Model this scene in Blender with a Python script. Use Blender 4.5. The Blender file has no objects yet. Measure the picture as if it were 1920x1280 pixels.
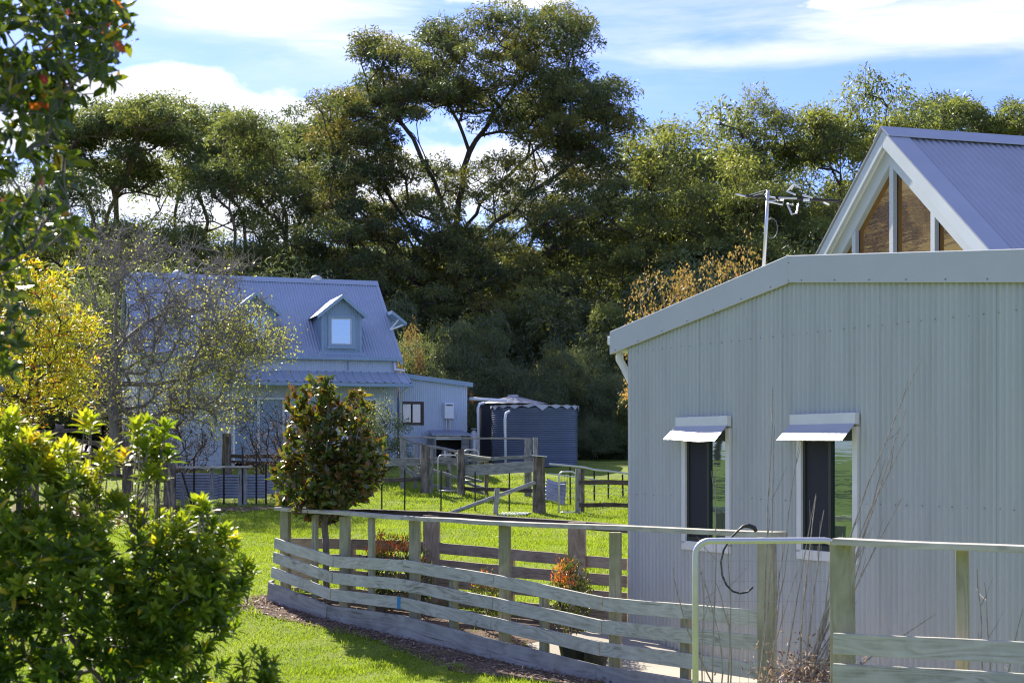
import bpy, math, random
import numpy as np
from mathutils import Vector, Matrix, Quaternion

random.seed(7)
RNG = np.random.default_rng(7)
S = bpy.context.scene
COL = S.collection
R = math.radians

# ------------------------------------------------------------------ camera
EYE, F, HOR, CX = 1.9, 2800.0, 850.0, 960.0
cam_d = bpy.data.cameras.new('camera')
cam = bpy.data.objects.new('camera', cam_d)
COL.objects.link(cam)
cam.location = (0, 0, EYE)
cam.rotation_euler = (R(90), 0, 0)
cam_d.sensor_width = 36.0
cam_d.lens = F / 1920.0 * 36.0
cam_d.shift_y = (HOR - 640.0) / 1920.0
cam_d.clip_start = 0.05
cam_d.clip_end = 3000
cam_d.dof.use_dof = True
cam_d.dof.focus_distance = 26.0
cam_d.dof.aperture_fstop = 6.0
S.camera = cam

# ------------------------------------------------------------------ light
SUN_EL, SUN_AZ = 35.0, -26.0            # degrees; azimuth measured from +Y towards +X
w = bpy.data.worlds.new('World')
S.world = w
w.use_nodes = True
sunv = Vector((math.sin(R(SUN_AZ)) * math.cos(R(SUN_EL)), math.cos(R(SUN_AZ)) * math.cos(R(SUN_EL)), math.sin(R(SUN_EL))))
sd = bpy.data.lights.new('sun', 'SUN')
sd.energy = 4.2
sd.angle = R(0.5)
sd.color = (1.0, 0.93, 0.82)
so = bpy.data.objects.new('sun', sd)
COL.objects.link(so)
so.rotation_euler = sunv.to_track_quat('Z', 'Y').to_euler()
so.location = (-20, 40, 40)

wt = w.node_tree
wt.nodes.clear()
def wn(t, **kw):
    n = wt.nodes.new(t)
    for k, v in kw.items():
        setattr(n, k, v)
    return n
def wl(a, b): wt.links.new(a, b)
sky = wn('ShaderNodeTexSky')
sky.sky_type = 'NISHITA'
sky.sun_disc = False
sky.sun_elevation = R(SUN_EL)
sky.sun_rotation = R(SUN_AZ)
sky.altitude = 50
sky.air_density = 1.0
sky.dust_density = 0.3
sky.ozone_density = 2.5
tc = wn('ShaderNodeTexCoord')
def wmath(op, a, b=None, clamp=False):
    n = wn('ShaderNodeMath', operation=op)
    n.use_clamp = clamp
    for i, x in enumerate((a, b)):
        if x is None: continue
        if isinstance(x, (int, float)): n.inputs[i].default_value = x
        else: wl(x, n.inputs[i])
    return n.outputs[0]
def ramp(val, a, b):
    n = wn('ShaderNodeMapRange')
    n.interpolation_type = 'SMOOTHSTEP'
    wl(val, n.inputs[0])
    n.inputs[1].default_value = a; n.inputs[2].default_value = b
    return n.outputs[0]
sep = wn('ShaderNodeSeparateXYZ')
wl(tc.outputs['Generated'], sep.inputs[0])
# azimuth / elevation of the sky point
az = wmath('ARCTAN2', sep.outputs[0], sep.outputs[1])
el = wmath('ARCSINE', sep.outputs[2])
cmb = wn('ShaderNodeCombineXYZ')
wl(wmath('MULTIPLY', az, 1.0), cmb.inputs[0]); wl(wmath('MULTIPLY', el, 2.2), cmb.inputs[1])
n1 = wn('ShaderNodeTexNoise'); n1.inputs['Scale'].default_value = 7.0; n1.inputs['Detail'].default_value = 9; n1.inputs['Roughness'].default_value = 0.6
wl(cmb.outputs[0], n1.inputs['Vector'])
cmb2 = wn('ShaderNodeCombineXYZ')
wl(wmath('ADD', wmath('MULTIPLY', az, 1.0), wmath('MULTIPLY', el, 0.6)), cmb2.inputs[0]); wl(wmath('MULTIPLY', el, 7.0), cmb2.inputs[1])
n2 = wn('ShaderNodeTexNoise'); n2.inputs['Scale'].default_value = 4.5; n2.inputs['Detail'].default_value = 11; n2.inputs['Roughness'].default_value = 0.62; n2.inputs['Distortion'].default_value = 0.4
wl(cmb2.outputs[0], n2.inputs['Vector'])
def blob(azd, eld, raz, rel):
    a = wmath('DIVIDE', wmath('SUBTRACT', az, R(azd)), R(raz))
    e = wmath('DIVIDE', wmath('SUBTRACT', el, R(eld)), R(rel))
    d = wmath('SQRT', wmath('ADD', wmath('MULTIPLY', a, a), wmath('MULTIPLY', e, e)))
    return wmath('SUBTRACT', 1.0, d)
def pxang(x, y):
    return math.degrees(math.atan2(x - CX, F)), math.degrees(math.atan2(HOR - y, math.hypot(F, x - CX)))
# bank of cumulus low on the left
cum = None
for (x, y, rx, ry) in ((500, 225, 260, 70), (250, 185, 190, 55), (330, 150, 120, 30), (60, 250, 300, 60), (800, 330, 420, 110), (300, 360, 500, 120), (980, -14, 170, 46), (1590, 4, 110, 22), (-500, 250, 500, 150), (2700, 250, 500, 140)):
    a, e = pxang(x, y)
    b = blob(a, e, math.degrees(rx / F), math.degrees(ry / F))
    cum = b if cum is None else wmath('MAXIMUM', cum, b)
cumd = ramp(wmath('ADD', wmath('MULTIPLY', wmath('MAXIMUM', cum, -1.0), 0.32), n1.outputs[0]), 0.53, 0.67)
# high thin streaks: everywhere above, stretched sideways
hi = ramp(el, R(12.0), R(15.5))
cir = wmath('MULTIPLY', ramp(n2.outputs[0], 0.36, 0.68), hi)
veil = wmath('MAXIMUM', blob(*pxang(460, 25), 11.0, 2.0), wmath('MAXIMUM', blob(*pxang(1750, 55), 9.0, 1.6), blob(*pxang(1500, 100), 9, 0.9)))
cir = wmath('ADD', wmath('MULTIPLY', cir, 0.42), wmath('MULTIPLY', ramp(wmath('ADD', veil, wmath('MULTIPLY', n2.outputs[0], 0.9)), 0.6, 1.35), 0.72), True)
cloud = wmath('MAXIMUM', wmath('MULTIPLY', cumd, 0.96), cir)
mixc = wn('ShaderNodeMixRGB')
wl(cloud, mixc.inputs[0])
tint = wn('ShaderNodeMixRGB', blend_type='MULTIPLY')
tint.inputs[0].default_value = 1.0
tint.inputs[2].default_value = (0.41, 0.45, 0.80, 1)
wl(sky.outputs[0], tint.inputs[1])
wl(tint.outputs[0], mixc.inputs[1])
mixc.inputs[2].default_value = (4.1, 4.2, 4.5, 1)
bg = wn('ShaderNodeBackground')
bg.inputs[1].default_value = 0.105
wl(mixc.outputs[0], bg.inputs[0])
wo = wn('ShaderNodeOutputWorld')
wl(bg.outputs[0], wo.inputs[0])

S.view_settings.view_transform = 'Standard'
S.view_settings.look = 'None'
S.view_settings.exposure = 1.5
S.view_settings.gamma = 1.0
S.view_settings.use_curve_mapping = False
S.render.engine = 'CYCLES'
S.cycles.max_bounces = 6
S.cycles.diffuse_bounces = 3
S.cycles.glossy_bounces = 3
S.cycles.transmission_bounces = 4
S.cycles.transparent_max_bounces = 8
S.cycles.sample_clamp_indirect = 6.0
S.cycles.use_denoising = True
S.cycles.filter_width = 1.15
S.cycles.caustics_reflective = False
S.cycles.caustics_refractive = False

# ------------------------------------------------------------------ helpers
def at(x, y, Y):
    return Vector(((x - CX) / F * Y, Y, EYE + (HOR - y) / F * Y))

_GY = np.array([-400, 6, 7.5, 9, 10.5, 12, 14, 17, 19, 21, 24, 30, 36, 38, 41, 44, 47, 50, 54, 60, 80, 900.])
_GZ = np.array([.3, .3, .25, .08, -.15, -.35, -.55, -.58, -.42, -.16, -.02, .1, .3, .38, .56, .82, 1.15, 1.45, 1.6, 1.65, 1.7, 1.7])
_fy = np.arange(-10, 120, 0.1)
_fz = np.interp(_fy, _GY, _GZ)
_k = np.exp(-0.5 * (np.arange(-20, 21) / 8.0) ** 2); _k /= _k.sum()
_fz = np.convolve(np.pad(_fz, 20, mode='edge'), _k, mode='valid')
def gz(X, Y):
    X = np.asarray(X, float); Y = np.asarray(Y, float)
    z = np.interp(Y, _fy, _fz)
    m = np.clip((Y - 14) / 6, 0, 1)
    z = z + m * (0.03 * np.sin(X * 1.1 + 0.7 * Y) + 0.025 * np.sin(0.55 * X - 1.3 * Y + 1.0))
    return z
def g(X, Y): return float(gz(X, Y))

def link(o, parent=None):
    COL.objects.link(o)
    if parent is not None: o.parent = parent
    return o
def tag(o, label=None, cat=None, group=None, kind=None):
    if label: o['label'] = label
    if cat: o['category'] = cat
    if group: o['group'] = group
    if kind: o['kind'] = kind
    return o
WORLD = {}
def thing(name, label, cat, loc=(0, 0, 0), rotz=0.0, group=None):
    o = bpy.data.objects.new(name, None)
    o.empty_display_size = 0.2
    link(o)
    o.location = loc
    o.rotation_euler = (0, 0, rotz)
    WORLD[o.name] = Matrix.Translation(Vector(loc)) @ Matrix.Rotation(rotz, 4, 'Z')
    return tag(o, label, cat, group)
def place(o, M, parent=None):
    """give o the world matrix M under parent"""
    if parent is not None:
        o.matrix_basis = WORLD[parent.name].inverted() @ M
    else:
        o.matrix_basis = M
    WORLD[o.name] = M
    return o

class MB:
    def __init__(s): s.v = []; s.f = []
    def add(s, vs, fs):
        n = len(s.v); s.v.extend([tuple(p) for p in vs]); s.f.extend([tuple(i + n for i in q) for q in fs]); return s
    def box(s, x0, x1, y0, y1, z0, z1, M=None):
        vs = [Vector(p) for p in ((x0, y0, z0), (x1, y0, z0), (x1, y1, z0), (x0, y1, z0), (x0, y0, z1), (x1, y0, z1), (x1, y1, z1), (x0, y1, z1))]
        if M is not None: vs = [M @ p for p in vs]
        return s.add(vs, [(3, 2, 1, 0), (4, 5, 6, 7), (0, 1, 5, 4), (1, 2, 6, 5), (2, 3, 7, 6), (3, 0, 4, 7)])
    def prism(s, poly, d):
        """poly: list of 3d points (planar), extruded by vector d"""
        n = len(poly); d = Vector(d)
        vs = [Vector(p) for p in poly] + [Vector(p) + d for p in poly]
        fs = [tuple(range(n - 1, -1, -1)), tuple(range(n, 2 * n))] + [(i, (i + 1) % n, n + (i + 1) % n, n + i) for i in range(n)]
        return s.add(vs, fs)
    def tube(s, pts, rad, k=8, cap=True):
        pts = [Vector(p) for p in pts]
        n = len(pts)
        if not hasattr(rad, '__len__'): rad = [rad] * n
        vs = []
        u = None
        for i in range(n):
            t = (pts[min(i + 1, n - 1)] - pts[max(i - 1, 0)])
            t = t.normalized() if t.length > 1e-9 else Vector((0, 0, 1))
            if u is None:
                u = t.cross(Vector((0.123, 0.9, 0.31))); u = u.normalized() if u.length > 1e-6 else t.orthogonal().normalized()
            else:
                u = (u - t * u.dot(t)); u = u.normalized() if u.length > 1e-6 else t.orthogonal().normalized()
            v = t.cross(u)
            for j in range(k):
                a = 2 * math.pi * j / k
                vs.append(pts[i] + (u * math.cos(a) + v * math.sin(a)) * rad[i])
        fs = [(i * k + j, i * k + (j + 1) % k, (i + 1) * k + (j + 1) % k, (i + 1) * k + j) for i in range(n - 1) for j in range(k)]
        if cap:
            fs.append(tuple(range(k - 1, -1, -1))); fs.append(tuple((n - 1) * k + j for j in range(k)))
        return s.add(vs, fs)
    def build(s, name, mat, parent=None, smooth=False, bevel=0.0):
        me = bpy.data.meshes.new(name)
        me.from_pydata(s.v, [], s.f)
        me.materials.append(mat)
        if smooth:
            me.polygons.foreach_set('use_smooth', [True] * len(me.polygons))
        me.update()
        o = bpy.data.objects.new(name, me)
        link(o, parent)
        if parent is not None: WORLD[o.name] = WORLD[parent.name]
        if bevel:
            b = o.modifiers.new('bevel', 'BEVEL'); b.width = bevel; b.segments = 2; b.limit_method = 'ANGLE'; b.harden_normals = False
        return o

def np_mesh(name, V, quads=None, tris=None, v=None, mat=None, smooth=False):
    me = bpy.data.meshes.new(name)
    V = np.asarray(V, np.float32)
    nq = 0 if quads is None else len(quads)
    nt = 0 if tris is None else len(tris)
    me.vertices.add(len(V)); me.vertices.foreach_set('co', V.ravel())
    loops = []
    if nq: loops.append(np.asarray(quads, np.int32).ravel())
    if nt: loops.append(np.asarray(tris, np.int32).ravel())
    loops = np.concatenate(loops)
    me.loops.add(len(loops)); me.loops.foreach_set('vertex_index', loops)
    me.polygons.add(nq + nt)
    st = np.concatenate([np.arange(nq) * 4, nq * 4 + np.arange(nt) * 3]).astype(np.int32)
    me.polygons.foreach_set('loop_start', st)
    if smooth: me.polygons.foreach_set('use_smooth', np.ones(nq + nt, bool))
    me.update(calc_edges=True)
    if v is not None:
        at_ = me.attributes.new('v', 'FLOAT', 'POINT'); at_.data.foreach_set('value', np.asarray(v, np.float32))
    if mat: me.materials.append(mat)
    return me

# ------------------------------------------------------------------ materials
def new_mat(name):
    m = bpy.data.materials.new(name); m.use_nodes = True
    nt = m.node_tree; nt.nodes.clear()
    out = nt.nodes.new('ShaderNodeOutputMaterial')
    return m, nt, out
def nd(nt, t, ins=None, **kw):
    n = nt.nodes.new(t)
    for k, v in kw.items(): setattr(n, k, v)
    for k, v in (ins or {}).items():
        if hasattr(v, 'is_linked') or hasattr(v, 'links'): nt.links.new(v, n.inputs[k])
        else: n.inputs[k].default_value = v
    return n
def c4(c): return (c[0], c[1], c[2], 1.0)
def cramp(nt, fac, stops):
    n = nt.nodes.new('ShaderNodeValToRGB')
    e = n.color_ramp.elements
    while len(e) < len(stops): e.new(0.5)
    for i, (p, c) in enumerate(stops):
        e[i].position = p; e[i].color = c4(c)
    nt.links.new(fac, n.inputs[0])
    return n.outputs[0]

def mat_paint(name, col, rough=0.45, metal=0.0, dirt=0.25, scale=3.0, spec=0.4, dcol=None, bump=0.0, streak=False):
    m, nt, out = new_mat(name)
    t = nd(nt, 'ShaderNodeTexCoord')
    vec = t.outputs['Object']
    if streak:
        vec = nd(nt, 'ShaderNodeMapping', {'Vector': vec, 'Scale': (3.0, 3.0, 0.25)}).outputs[0]
    n = nd(nt, 'ShaderNodeTexNoise', {'Vector': vec, 'Scale': scale, 'Detail': 7.0, 'Roughness': 0.65})
    d = dcol or tuple(c * 0.55 for c in col)
    hi = tuple(min(1, c * 1.08) for c in col)
    mid = tuple(c * (1 - dirt) + e * dirt for c, e in zip(col, d))
    colr = cramp(nt, n.outputs[0], [(0.28, mid), (0.5, col), (0.75, hi)])
    n2 = nd(nt, 'ShaderNodeTexNoise', {'Vector': t.outputs['Object'], 'Scale': scale * 9, 'Detail': 4.0})
    rr = nd(nt, 'ShaderNodeMapRange', {0: n2.outputs[0], 3: rough * 0.8, 4: rough * 1.25})
    b = nd(nt, 'ShaderNodeBsdfPrincipled', {'Base Color': colr, 'Roughness': rr.outputs[0], 'Metallic': metal, 'Specular IOR Level': spec})
    if bump:
        bp = nd(nt, 'ShaderNodeBump', {'Height': n2.outputs[0], 'Strength': bump, 'Distance': 0.01})
        nt.links.new(bp.outputs[0], b.inputs['Normal'])
    nt.links.new(b.outputs[0], out.inputs[0])
    return m

def mat_wood(name, dark, mid, light, rings=1.0, rough=0.8, moss=None):
    """weathered board: grain runs along local X"""
    m, nt, out = new_mat(name)
    t = nd(nt, 'ShaderNodeTexCoord')
    oi = nd(nt, 'ShaderNodeObjectInfo')
    off = nd(nt, 'ShaderNodeMath', {0: oi.outputs['Random'], 1: 37.0}, operation='MULTIPLY')
    ad = nd(nt, 'ShaderNodeVectorMath', {0: t.outputs['Object'], 1: off.outputs[0]}, operation='ADD')
    mp = nd(nt, 'ShaderNodeMapping', {'Vector': ad.outputs[0], 'Scale': (0.55, 3.0, 3.0)})
    big = nd(nt, 'ShaderNodeTexNoise', {'Vector': mp.outputs[0], 'Scale': 2.2, 'Detail': 1.5, 'Roughness': 0.4, 'Distortion': 0.5})
    wv = nd(nt, 'ShaderNodeMath', {0: nd(nt, 'ShaderNodeMath', {0: big.outputs[0], 1: 60.0 * rings}, operation='MULTIPLY').outputs[0]}, operation='SINE')
    mp2 = nd(nt, 'ShaderNodeMapping', {'Vector': ad.outputs[0], 'Scale': (1.5, 40.0, 40.0)})
    fine = nd(nt, 'ShaderNodeTexNoise', {'Vector': mp2.outputs[0], 'Scale': 1.5, 'Detail': 5.0, 'Roughness': 0.7})
    blot = nd(nt, 'ShaderNodeTexNoise', {'Vector': ad.outputs[0], 'Scale': 3.5, 'Detail': 5.0, 'Roughness': 0.65})
    a = nd(nt, 'ShaderNodeMath', {0: wv.outputs[0], 1: 0.075}, operation='MULTIPLY')
    b = nd(nt, 'ShaderNodeMath', {0: fine.outputs[0], 1: 0.45}, operation='MULTIPLY')
    c = nd(nt, 'ShaderNodeMath', {0: blot.outputs[0], 1: 0.55}, operation='MULTIPLY')
    s1 = nd(nt, 'ShaderNodeMath', {0: a.outputs[0], 1: b.outputs[0]}, operation='ADD')
    s2 = nd(nt, 'ShaderNodeMath', {0: s1.outputs[0], 1: c.outputs[0]}, operation='ADD')
    s3 = nd(nt, 'ShaderNodeMath', {0: s2.outputs[0], 1: nd(nt, 'ShaderNodeMath', {0: oi.outputs['Random'], 1: 0.1}, operation='MULTIPLY').outputs[0]}, operation='ADD')
    col = cramp(nt, s3.outputs[0], [(0.30, dark), (0.52, mid), (0.80, light)])
    kv = nd(nt, 'ShaderNodeTexVoronoi', {'Vector': nd(nt, 'ShaderNodeMapping', {'Vector': ad.outputs[0], 'Scale': (1.0, 2.2, 2.2)}).outputs[0], 'Scale': 2.1})
    kr = nd(nt, 'ShaderNodeMapRange', {0: kv.outputs['Distance'], 1: 0.03, 2: 0.15, 3: 0.75, 4: 0.0})
    col = nd(nt, 'ShaderNodeMixRGB', {0: kr.outputs[0], 1: col, 2: c4(tuple(q * .6 for q in dark))}).outputs[0]
    sp = nd(nt, 'ShaderNodeTexNoise', {'Vector': nd(nt, 'ShaderNodeMapping', {'Vector': ad.outputs[0], 'Scale': (1.2, 30.0, 30.0)}).outputs[0], 'Scale': 1.0, 'Detail': 3.0})
    sr = nd(nt, 'ShaderNodeMapRange', {0: sp.outputs[0], 1: 0.66, 2: 0.72, 4: 0.7})
    col = nd(nt, 'ShaderNodeMixRGB', {0: sr.outputs[0], 1: col, 2: c4(tuple(q * .5 for q in dark))}).outputs[0]
    if moss:
        mm = nd(nt, 'ShaderNodeTexNoise', {'Vector': ad.outputs[0], 'Scale': 1.7, 'Detail': 6.0, 'Roughness': 0.7})
        mr = nd(nt, 'ShaderNodeMapRange', {0: mm.outputs[0], 1: 0.45, 2: 0.7, 4: 0.75})
        mx = nd(nt, 'ShaderNodeMixRGB', {0: mr.outputs[0], 1: col, 2: c4(moss)})
        col = mx.outputs[0]
    bs = nd(nt, 'ShaderNodeBsdfPrincipled', {'Base Color': col, 'Roughness': rough, 'Specular IOR Level': 0.25})
    bp = nd(nt, 'ShaderNodeBump', {'Height': s3.outputs[0], 'Strength': 0.5, 'Distance': 0.012})
    nt.links.new(bp.outputs[0], bs.inputs['Normal'])
    nt.links.new(bs.outputs[0], out.inputs[0])
    return m

def mat_leaf(name, stops, trans=0.45, rough=0.45, spec=0.35, tcol=(1.25, 1.25, 0.6)):
    m, nt, out = new_mat(name)
    a = nd(nt, 'ShaderNodeAttribute', attribute_name='v')
    col = cramp(nt, a.outputs['Fac'], stops)
    p = nd(nt, 'ShaderNodeBsdfPrincipled', {'Base Color': col, 'Roughness': rough, 'Specular IOR Level': spec})
    tm = nd(nt, 'ShaderNodeMixRGB', {0: 1.0, 1: col, 2: c4(tcol)}, blend_type='MULTIPLY')
    tr = nd(nt, 'ShaderNodeBsdfTranslucent', {'Color': tm.outputs[0]})
    mx = nd(nt, 'ShaderNodeMixShader', {0: trans, 1: p.outputs[0], 2: tr.outputs[0]})
    nt.links.new(mx.outputs[0], out.inputs[0])
    return m

def mat_bark(name, dark, light, scale=6.0):
    m, nt, out = new_mat(name)
    t = nd(nt, 'ShaderNodeTexCoord')
    mp = nd(nt, 'ShaderNodeMapping', {'Vector': t.outputs['Object'], 'Scale': (3.0, 3.0, 0.6)})
    n = nd(nt, 'ShaderNodeTexNoise', {'Vector': mp.outputs[0], 'Scale': scale, 'Detail': 8.0, 'Roughness': 0.7})
    col = cramp(nt, n.outputs[0], [(0.3, dark), (0.7, light)])
    b = nd(nt, 'ShaderNodeBsdfPrincipled', {'Base Color': col, 'Roughness': 0.9, 'Specular IOR Level': 0.2})
    bp = nd(nt, 'ShaderNodeBump', {'Height': n.outputs[0], 'Strength': 0.8, 'Distance': 0.03})
    nt.links.new(bp.outputs[0], b.inputs['Normal'])
    nt.links.new(b.outputs[0], out.inputs[0])
    return m

def mat_glass(name, tint, refl=0.55, rough=0.02, bump=0.0, gcol=(0.9, 0.95, 0.95)):
    """window pane: dark room behind, reflecting surface"""
    m, nt, out = new_mat(name)
    p = nd(nt, 'ShaderNodeBsdfPrincipled', {'Base Color': c4(tint), 'Roughness': 0.25, 'Specular IOR Level': 0.5})
    gl = nd(nt, 'ShaderNodeBsdfGlossy', {'Color': c4(gcol), 'Roughness': rough})
    lw = nd(nt, 'ShaderNodeFresnel', {'IOR': 1.5})
    fa = nd(nt, 'ShaderNodeMath', {0: lw.outputs[0], 1: refl}, operation='ADD'); fa.use_clamp = True
    mx = nd(nt, 'ShaderNodeMixShader', {0: fa.outputs[0], 1: p.outputs[0], 2: gl.outputs[0]})
    if bump:
        t = nd(nt, 'ShaderNodeTexCoord')
        mp = nd(nt, 'ShaderNodeMapping', {'Vector': t.outputs['Object'], 'Scale': (0.6, 0.6, 7.0)})
        n = nd(nt, 'ShaderNodeTexNoise', {'Vector': mp.outputs[0], 'Scale': 2.0, 'Detail': 3.0})
        bp = nd(nt, 'ShaderNodeBump', {'Height': n.outputs[0], 'Strength': bump, 'Distance': 0.05})
        nt.links.new(bp.outputs[0], gl.inputs['Normal'])
    nt.links.new(mx.outputs[0], out.inputs[0])
    return m

def mat_ground(name, stops, scale=0.5, fine=14.0, rough=0.95, bump=0.6, dist=0.03):
    m, nt, out = new_mat(name)
    t = nd(nt, 'ShaderNodeTexCoord')
    a = nd(nt, 'ShaderNodeTexNoise', {'Vector': t.outputs['Object'], 'Scale': scale, 'Detail': 6.0, 'Roughness': 0.6})
    b = nd(nt, 'ShaderNodeTexNoise', {'Vector': t.outputs['Object'], 'Scale': fine, 'Detail': 6.0, 'Roughness': 0.75})
    mx = nd(nt, 'ShaderNodeMath', {0: nd(nt, 'ShaderNodeMath', {0: a.outputs[0], 1: 0.55}, operation='MULTIPLY').outputs[0],
                                   1: nd(nt, 'ShaderNodeMath', {0: b.outputs[0], 1: 0.45}, operation='MULTIPLY').outputs[0]}, operation='ADD')
    col = cramp(nt, mx.outputs[0], stops)
    p = nd(nt, 'ShaderNodeBsdfPrincipled', {'Base Color': col, 'Roughness': rough, 'Specular IOR Level': 0.15})
    bp = nd(nt, 'ShaderNodeBump', {'Height': b.outputs[0], 'Strength': bump, 'Distance': dist})
    nt.links.new(bp.outputs[0], p.inputs['Normal'])
    nt.links.new(p.outputs[0], out.inputs[0])
    return m

M = {}
M['lawn'] = mat_ground('lawn', [(0.34, (0.15, 0.13, 0.04)), (0.42, (0.11, 0.15, 0.024)), (0.55, (0.20, 0.25, 0.032)), (0.7, (0.30, 0.32, 0.055))], 0.45, 9.0)
M['blade'] = mat_leaf('grass_blade', [(0.0, (0.13, 0.20, 0.024)), (0.6, (0.28, 0.36, 0.045)), (0.9, (0.40, 0.42, 0.09)), (1.0, (0.44, 0.38, 0.16))], 0.45, 0.6, 0.2, (1.3, 1.35, 0.5))
M['mulch'] = mat_ground('mulch', [(0.35, (0.06, 0.04, 0.028)), (0.5, (0.16, 0.11, 0.08)), (0.65, (0.30, 0.22, 0.15))], 3.0, 22.0, bump=1.0)
M['dirt'] = mat_ground('dirt', [(0.35, (0.12, 0.085, 0.05)), (0.55, (0.25, 0.18, 0.11)), (0.7, (0.34, 0.26, 0.16))], 1.5, 22.0)
M['concrete'] = mat_ground('concrete', [(0.35, (0.36, 0.32, 0.26)), (0.6, (0.46, 0.42, 0.34))], 1.0, 30.0, bump=0.2, dist=0.005)
M['pine'] = mat_wood('treated_pine', (0.22, 0.20, 0.155), (0.48, 0.455, 0.385), (0.64, 0.615, 0.54), moss=(0.43, 0.425, 0.345))
M['pine_post'] = mat_wood('treated_pine_post', (0.20, 0.185, 0.12), (0.34, 0.32, 0.22), (0.46, 0.43, 0.31), rings=0.7, moss=(0.27, 0.28, 0.16))
M['base_board'] = mat_wood('weathered_grey_board', (0.17, 0.155, 0.14), (0.30, 0.285, 0.265), (0.42, 0.40, 0.37), rings=0.6)
M['cap'] = mat_wood('bleached_capping', (0.26, 0.24, 0.19), (0.44, 0.41, 0.34), (0.60, 0.56, 0.48), rings=0.7)
M['brown_wood'] = mat_wood('brown_board', (0.18, 0.13, 0.085), (0.34, 0.26, 0.18), (0.46, 0.37, 0.26), rings=0.8)
M['dark_wood'] = mat_wood('dark_old_board', (0.035, 0.025, 0.022), (0.085, 0.065, 0.055), (0.15, 0.12, 0.10), rings=0.5)
M['grey_wood'] = mat_wood('silvered_board', (0.10, 0.10, 0.10), (0.24, 0.24, 0.235), (0.40, 0.40, 0.39), rings=0.5)
M['old_post'] = mat_wood('split_old_post', (0.03, 0.026, 0.024), (0.12, 0.10, 0.085), (0.33, 0.29, 0.24), rings=0.3)
M['shed_steel'] = mat_paint('shed_steel', (0.465, 0.485, 0.465), 0.42, 0.0, 0.40, 1.0, 0.45, streak=True)
M['shed_trim'] = mat_paint('shed_trim', (0.48, 0.495, 0.48), 0.35, 0.0, 0.12, 1.0, 0.5)
M['cream'] = mat_paint('cream_frame', (0.74, 0.73, 0.68), 0.45, 0.0, 0.12, 4.0)
M['awning'] = mat_paint('awning_sheet', (0.40, 0.40, 0.425), 0.35, 0.0, 0.08, 2.0)
M['dark_frame'] = mat_paint('dark_frame', (0.035, 0.04, 0.035), 0.35, 0.0, 0.1, 3.0)
M['flyscreen'] = mat_paint('flyscreen', (0.022, 0.024, 0.03), 0.7, 0.0, 0.1, 30.0)
M['pane'] = mat_glass('shed_pane', (0.015, 0.03, 0.028), 0.36, 0.015, 0.012, (0.52, 0.70, 0.68))
M['amber'] = mat_glass('amber_pane', (0.05, 0.02, 0.004), 0.34, 0.02, 0.02, (0.85, 0.42, 0.06))
M['house_pane'] = mat_glass('house_pane', (0.06, 0.09, 0.11), 0.34, 0.02, 0.02, (0.75, 0.88, 0.95))
M['lace'] = mat_glass('dim_pane', (0.09, 0.085, 0.08), 0.15, 0.05)
M['house_steel'] = mat_paint('house_steel', (0.47, 0.55, 0.65), 0.42, 0.0, 0.15, 1.5, 0.5)
M['house_roof'] = mat_paint('house_roof_steel', (0.36, 0.42, 0.50), 0.33, 0.05, 0.15, 1.3, 0.5)
M['house_trim'] = mat_paint('house_trim', (0.25, 0.36, 0.48), 0.4, 0.0, 0.12, 1.5, 0.5)
M['pav_roof'] = mat_paint('pavilion_roof_steel', (0.40, 0.41, 0.465), 0.36, 0.05, 0.15, 1.2, 0.5)
M['pav_trim'] = mat_paint('pavilion_trim', (0.46, 0.50, 0.50), 0.4, 0.0, 0.12, 1.2, 0.5)
M['white'] = mat_paint('white_plastic', (0.74, 0.77, 0.80), 0.4, 0.0, 0.12, 3.0)
M['tank'] = mat_paint('tank_steel', (0.10, 0.125, 0.19), 0.32, 0.1, 0.15, 1.5, 0.5)
M['tank_dark'] = mat_paint('tank_dark_steel', (0.045, 0.045, 0.055), 0.5, 0.1, 0.15, 1.5, 0.5)
M['tank_roof'] = mat_paint('tank_roof_steel', (0.42, 0.43, 0.47), 0.35, 0.2, 0.15, 1.5, 0.5)
M['galv'] = mat_paint('galvanised', (0.58, 0.59, 0.59), 0.38, 0.4, 0.25, 6.0)
M['old_iron'] = mat_paint('old_corrugated_iron', (0.30, 0.33, 0.42), 0.45, 0.4, 0.45, 3.0, dcol=(0.14, 0.11, 0.10))
M['black_steel'] = mat_paint('black_steel', (0.028, 0.024, 0.024), 0.6, 0.2, 0.2, 8.0)
M['wire'] = mat_paint('wire', (0.34, 0.34, 0.33), 0.45, 0.6, 0.2, 8.0)
M['fine_wire'] = mat_paint('fine_wire', (0.16, 0.16, 0.15), 0.5, 0.5, 0.2, 8.0)
M['aluminium'] = mat_paint('aluminium', (0.66, 0.65, 0.66), 0.35, 0.6, 0.15, 8.0)
M['black_rubber'] = mat_paint('black_rubber', (0.03, 0.032, 0.035), 0.45, 0.0, 0.1, 8.0)
M['blue_paint'] = mat_paint('blue_paint', (0.02, 0.22, 0.45), 0.6, 0.0, 0.4, 12.0, dcol=(0.2, 0.3, 0.3))
M['blue_plastic'] = mat_paint('blue_plastic', (0.01, 0.07, 0.38), 0.35, 0.0, 0.1, 4.0)
M['rust_wood'] = mat_wood('orange_stump', (0.16, 0.08, 0.03), (0.38, 0.22, 0.10), (0.5, 0.32, 0.17), rings=0.5)
M['screw'] = mat_paint('screw_head', (0.20, 0.21, 0.21), 0.5, 0.3, 0.1, 8.0)
M['dark_room'] = mat_paint('dark_room', (0.025, 0.022, 0.022), 0.7, 0.0, 0.1, 2.0)
M['bark_dark'] = mat_bark('rough_bark', (0.035, 0.028, 0.022), (0.12, 0.095, 0.075))
M['bark_tan'] = mat_bark('tan_bark', (0.09, 0.06, 0.04), (0.26, 0.18, 0.125))
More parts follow.
